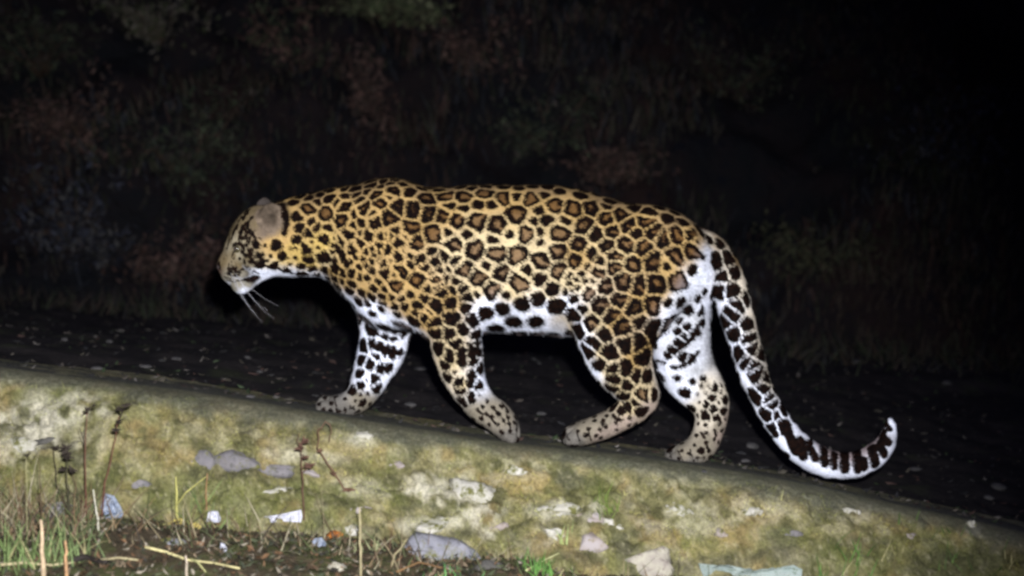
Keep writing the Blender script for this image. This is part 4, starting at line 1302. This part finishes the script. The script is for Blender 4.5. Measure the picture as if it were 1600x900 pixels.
# moss and short plants on the wall face: one uncountable cover
def moss():
    n = 26000
    ok = np.where((WP[:, 1] < -0.17) & (np.abs(WP[:, 0]) < 2.0) & (WP[:, 2] > ground_line(WP[:, 0]) - .03))[0]
    dens = 0.25 + smooth01(fbm(WP[ok], 14, 3, 55), -0.2, 0.6)
    lum = WC[ok].mean(1)
    dens *= np.where(lum > .42, .25, 1.0)
    i = rng.choice(ok, n, p=dens / dens.sum())
    P = WP[i] + rng.normal(0, .002, (n, 3))
    nrm = np.array([0, -.75, .6])
    d = nrm + rng.normal(0, .55, (n, 3)); d /= np.linalg.norm(d, axis=1)[:, None]
    ln = rng.uniform(.004, .011, n) * (1 + (rng.random(n) < .05) * 2.0)
    sd = np.cross(d, rng.normal(0, 1, (n, 3))); sd /= np.linalg.norm(sd, axis=1)[:, None]
    w = rng.uniform(.0008, .0018, n)[:, None]
    v = np.stack([P - sd * w - d * .001, P + sd * w - d * .001, P + d * ln[:, None]], 1).reshape(-1, 3)
    c = WC[i] * np.array([1.05, 1.1, .75]) * rng.uniform(.5, 1.35, n)[:, None]
    me = mesh_np('moss', v, np.arange(3 * n).reshape(-1, 3), M_leaf, True, colors={'tint': np.repeat(c, 3, axis=0)})
    o = link('moss', me, wall, -np.array(wall.location)); o['kind'] = 'stuff'
moss()

# leaf litter at the foot of the wall
def leaf_cards(n, pts, size, cols, name, mat, up=.6, parent=None):
    a = rng.uniform(0, 2 * math.pi, n)
    t = np.stack([np.cos(a), np.sin(a), rng.normal(0, up, n)], 1); t /= np.linalg.norm(t, axis=1)[:, None]
    b_ = np.cross(t, rng.normal(0, 1, (n, 3)) + np.array([0, 0, 2.0])); b_ /= np.linalg.norm(b_, axis=1)[:, None]
    nn = np.cross(t, b_)
    L = rng.uniform(size[0], size[1], n)[:, None]; W = L * rng.uniform(.28, .5, n)[:, None]
    v = np.stack([pts - t * L, pts + b_ * W + nn * L * .2, pts + t * L, pts - b_ * W + nn * L * .25], 1).reshape(-1, 3)
    idx = np.arange(n) * 4
    f = np.concatenate([np.stack([idx, idx + 1, idx + 2], 1), np.stack([idx, idx + 2, idx + 3], 1)])
    c = np.array(cols)[rng.integers(0, len(cols), n)] * rng.uniform(.6, 1.3, n)[:, None]
    off = np.array(parent.location) if parent else 0
    return link(name, mesh_np(name, v - off, f, mat, False, colors={'tint': np.repeat(c, 4, axis=0)}), parent)
n = 9000
x = rng.uniform(-2.0, 1.6, n); y = rng.uniform(-1.0, -0.37, n)
x = np.where((x > .2) & (rng.random(n) < .6), rng.uniform(-2, .2, n), x)
pz = np.stack([x, y, np.zeros(n)], 1)
pz[:, 2] = ground_line(x) + 0.10 * (y + .42) * (y < -.42) + fbm(pz, 7, 4, 3) * 0.018 + rng.uniform(0.002, .012, n)
lit = leaf_cards(n, pz, (.004, .014), [(.07, .05, .03), (.11, .075, .045), (.05, .04, .028), (.17, .13, .085), (.05, .06, .03), (.13, .075, .04), (.03, .028, .022), (.25, .22, .17), (.07, .08, .04), (.04,.045,.03)], 'leaf_litter', M_leaf)
tag(lit, 'brown leaf litter covering the ground at the wall foot', 'leaf litter', kind='stuff')

# gravel, twigs and dead leaves on the track and wall top
n = 5200
x = rng.uniform(-4, 4, n); y = .02 + 3.9 * rng.random(n) ** 1.5
zz = np.where(y < .36, top_z(x, y), path_z(x, y)) + .002
pz = np.stack([x, y, zz], 1)
dpt = np.stack([x, y, path_z(x, y)], 1)
pz[:, 2] += np.where(y > .36, fbm(dpt, 1.6, 3, 4) * 0.03 + fbm(dpt, 11, 3, 6) * 0.012, 0)
deb = leaf_cards(n, pz, (.004, .020), [(.05, .045, .035), (.03, .03, .03), (.08, .07, .06), (.02, .02, .022), (.03, .045, .022), (.05, .03, .025), (.12, .11, .10)], 'track_debris', M_leaf, .35)
tag(deb, 'small dead leaves and grit scattered over the dark track', 'debris', kind='stuff')
# pebbles that can be picked out on the track
peb = [(150, 577, 20, 8), (225, 574, 24, 7), (170, 535, 12, 8), (100, 532, 12, 8), (385, 560, 12, 7), (405, 582, 10, 7), (390, 621, 16, 7), (275, 562, 18, 7), (655, 578, 34, 7), (845, 648, 18, 8), (640, 634, 22, 10),
       (1175, 700, 20, 14), (1165, 722, 16, 8), (1560, 765, 26, 16), (1430, 735, 26, 8), (1545, 780, 18, 10), (1100, 738, 10, 6), (1340, 566, 18, 6), (1480, 600, 16, 8)]
B_track = bvh_of(track)
prock = rock_mesh('pebble', 1, 1, 1, 5, stone_material('track_stone', (.05, .05, .05), (.09, .085, .085), (.03, .03, .03), 30), .3, 10)
where = ['near the left edge on the track', 'beside the leftmost track pebble', 'high on the track at left', 'on the dark track furthest left', 'on the track below the head', 'near the wall edge below the head', 'on the wall top left of the front paw',
         'on the track at left centre', 'flat and wide between the front legs', 'between the near fore and hind paws', 'between the front legs near the wall edge', 'behind the rear paw under the tail', 'on the wall edge under the tail',
         'near the right edge on the wall top', 'right below the tail curl', 'close to the right edge beside the larger pebble', 'just right of the rear paw', 'far on the track right of the tail', 'far on the track near the right edge']
for i, (x, y, w, h) in enumerate(peb):
    hh = hit(x, y, (B_wall, B_track)); p = np.array(hh[0]); s = (p[1] + 4) / F
    o = link('pebble', prock, None, p + np.array([0, h * s * .4, 0]))
    o.scale = (w * s / 2 * 1.1, h * s * .9, h * s / 2 * 1.1); o.rotation_euler = (0, 0, rng.uniform(0, .6))
    tag(o, 'small grey pebble ' + where[i], 'pebble', 'pebbles on the track and wall top')

# ================================================================== vegetation on the bank
def bank_pt(x, v):
    y, z = bank_xyz(np.array([x]), np.array([v]))
    h = B_bank.ray_cast(Vector((x, y[0] - 1.5, z[0] + 1.1)), Vector((0, .8, -.6)))
    return np.array(h[0]) if h[0] is not None else np.array([x, y[0], z[0]])
def bank_grass():
    n = 42000
    idx = np.where((BP[:, 2] < 3.6) & (np.abs(BP[:, 0]) < 5))[0]
    i0 = rng.choice(idx, n)
    cl = fbm(BP[i0], 1.3, 3, 81)
    keep = rng.random(n) < smooth01(cl, -.55, .5)
    i0 = i0[keep]; n = len(i0)
    P = BP[i0] + rng.normal(0, .035, (n, 3)) * np.array([1, .3, .5])
    L = rng.uniform(.06, .26, n) * (0.6 + .8 * smooth01(fbm(P, .8, 2, 5), -.4, .6))
    d = np.stack([rng.normal(0, .28, n), rng.normal(-.35, .25, n), np.ones(n)], 1); d /= np.linalg.norm(d, axis=1)[:, None]
    sd = np.stack([np.ones(n), rng.normal(0, .5, n), np.zeros(n)], 1); sd /= np.linalg.norm(sd, axis=1)[:, None]
    w = rng.uniform(.002, .006, n)[:, None]
    mid = P + d * (L * .55)[:, None]
    tip = P + d * L[:, None] + np.stack([rng.normal(0, .05, n), -.05 * np.ones(n), -L * .25], 1)
    v = np.stack([P - sd * w, P + sd * w, mid + sd * w * .8, mid - sd * w * .8, tip], 1).reshape(-1, 3)
    k = np.arange(n) * 5
    f = np.concatenate([np.stack([k, k + 1, k + 2], 1), np.stack([k, k + 2, k + 3], 1), np.stack([k + 3, k + 2, k + 4], 1)])
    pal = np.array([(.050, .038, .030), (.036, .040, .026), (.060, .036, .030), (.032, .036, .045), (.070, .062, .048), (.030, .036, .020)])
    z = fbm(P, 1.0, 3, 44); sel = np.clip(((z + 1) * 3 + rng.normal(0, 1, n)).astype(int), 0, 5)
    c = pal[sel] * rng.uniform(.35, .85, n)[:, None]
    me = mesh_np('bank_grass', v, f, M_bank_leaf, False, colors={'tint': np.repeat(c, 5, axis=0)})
    tag(link('bank_grass', me), 'dim dry grass and weeds covering the dark bank', 'grass', kind='stuff')
bank_grass()
def verge():
    mb = MB()
    for k in range(2600):
        x0 = rng.uniform(-4, 4.4); y0 = 4.15 - abs(rng.normal(0, .45))
        z0 = float(path_z(np.array([x0]), np.array([y0]))[0])
        cc = random.choice([(.026, .024, .018), (.020, .025, .015), (.036, .027, .021), (.018, .018, .019)])
        mb.blade((x0, y0, z0 - .03), (rng.normal(0, .5), rng.normal(-.2, .3), .8), rng.uniform(.06, .2), rng.uniform(.006, .014), rng.uniform(-.5, .5), cc, 2)
    tag(mb.build('verge_grass', M_bank_leaf), 'dim grass along the far edge of the track below the bank', 'grass', kind='stuff')
verge()

def shrub(px, py, Y, w, h, n, cols, label, cat='bush', droop=False, leaf=(.012, .03), name='bush'):
    c = at_y(px, py, Y)
    hb = B_bank.ray_cast(Vector(CAM), Vector(ray(px, py)).normalized())
    c = np.array(hb[0]); s = (c[1] + 4) / F
    W, H = w * s, h * s
    e = empty(name, tuple(c + np.array([0, 0, -H * .5])), label, cat)
    root = c + np.array([0, .05, -H * .5])
    tips = []
    mb = MB()
    for k in range(10):
        t = np.array([rng.uniform(-W, W) * .5, -rng.uniform(.05, .35), H * rng.uniform(.1, .95)])
        mid = root + t * .55 + np.array([0, 0, H * .12])
        tip = root + t
        if droop: tip = tip + np.array([0, -.1, -H * .25])
        mb.tube([root, (root + mid) / 2, mid, tip], [.012, .008, .006, .003], 5, (.05, .035, .025))
        tips += [mid, tip, (mid + tip) / 2, tip + rng.normal(0, .05, 3)]
    mb.build('branches', M_bank_leaf, e)
    tips = np.array(tips)
    q = tips[rng.integers(0, len(tips), n)] + rng.normal(0, 1, (n, 3)) * np.array([W * .13, .09, H * .10])
    leaf_cards(n, q, leaf, cols, 'leaves', M_bank_leaf, .9, e)
RB = [(.085, .050, .042), (.06, .04, .033), (.10, .065, .055), (.045, .036, .03)]
GB = [(.038, .048, .028), (.028, .036, .026), (.052, .058, .038), (.038, .032, .028)]
BB = [(.028, .032, .045), (.035, .038, .05), (.05, .05, .05)]
shrub(565, 130, 5, 110, 220, 1500, RB, 'reddish brown drooping dry bush at the top of the bank above the shoulder', droop=True)
shrub(620, 20, 5, 160, 60, 900, [(.13, .14, .08), (.07, .09, .045)], 'pale green leafy bush cut by the top edge above the shoulder')
shrub(735, 75, 5, 130, 90, 900, RB, 'rusty brown low bush near the top edge above the back')
shrub(260, 45, 5, 140, 90, 900, [(.13, .12, .10), (.09, .08, .06), (.05, .06, .03)], 'greyish leafy bush in the upper left')
shrub(60, 60, 5, 170, 120, 900, GB, 'dark green bush in the top left corner')
shrub(300, 230, 5, 200, 160, 1100, GB, 'dim green bush on the bank above the head')
shrub(120, 330, 5, 180, 160, 1000, BB, 'blue grey dim bush low at the left edge')
shrub(290, 400, 5, 160, 110, 900, RB, 'brown dry bush at the foot of the bank left of the face')
shrub(960, 265, 5, 150, 80, 900, RB, 'brown low bush just above the hindquarters')
shrub(860, 190, 5, 160, 120, 900, GB, 'dim green bush above the middle of the back')
shrub(1290, 400, 5, 170, 110, 900, [(.06, .06, .035), (.04, .045, .025)], 'yellow green dim bush right of the tail root')
shrub(1130, 120, 5, 180, 150, 800, GB, 'dark bush on the upper right part of the bank')
shrub(1450, 220, 5, 200, 180, 800, BB, 'very dark bluish bush at the right of the bank')
shrub(450, 60, 5, 120, 110, 800, [(.05, .06, .035), (.10, .06, .05)], 'mixed brown green bush between the grey and the drooping bush')
shrub(130, 190, 5, 160, 120, 800, RB, 'brown bush in the middle of the left bank')
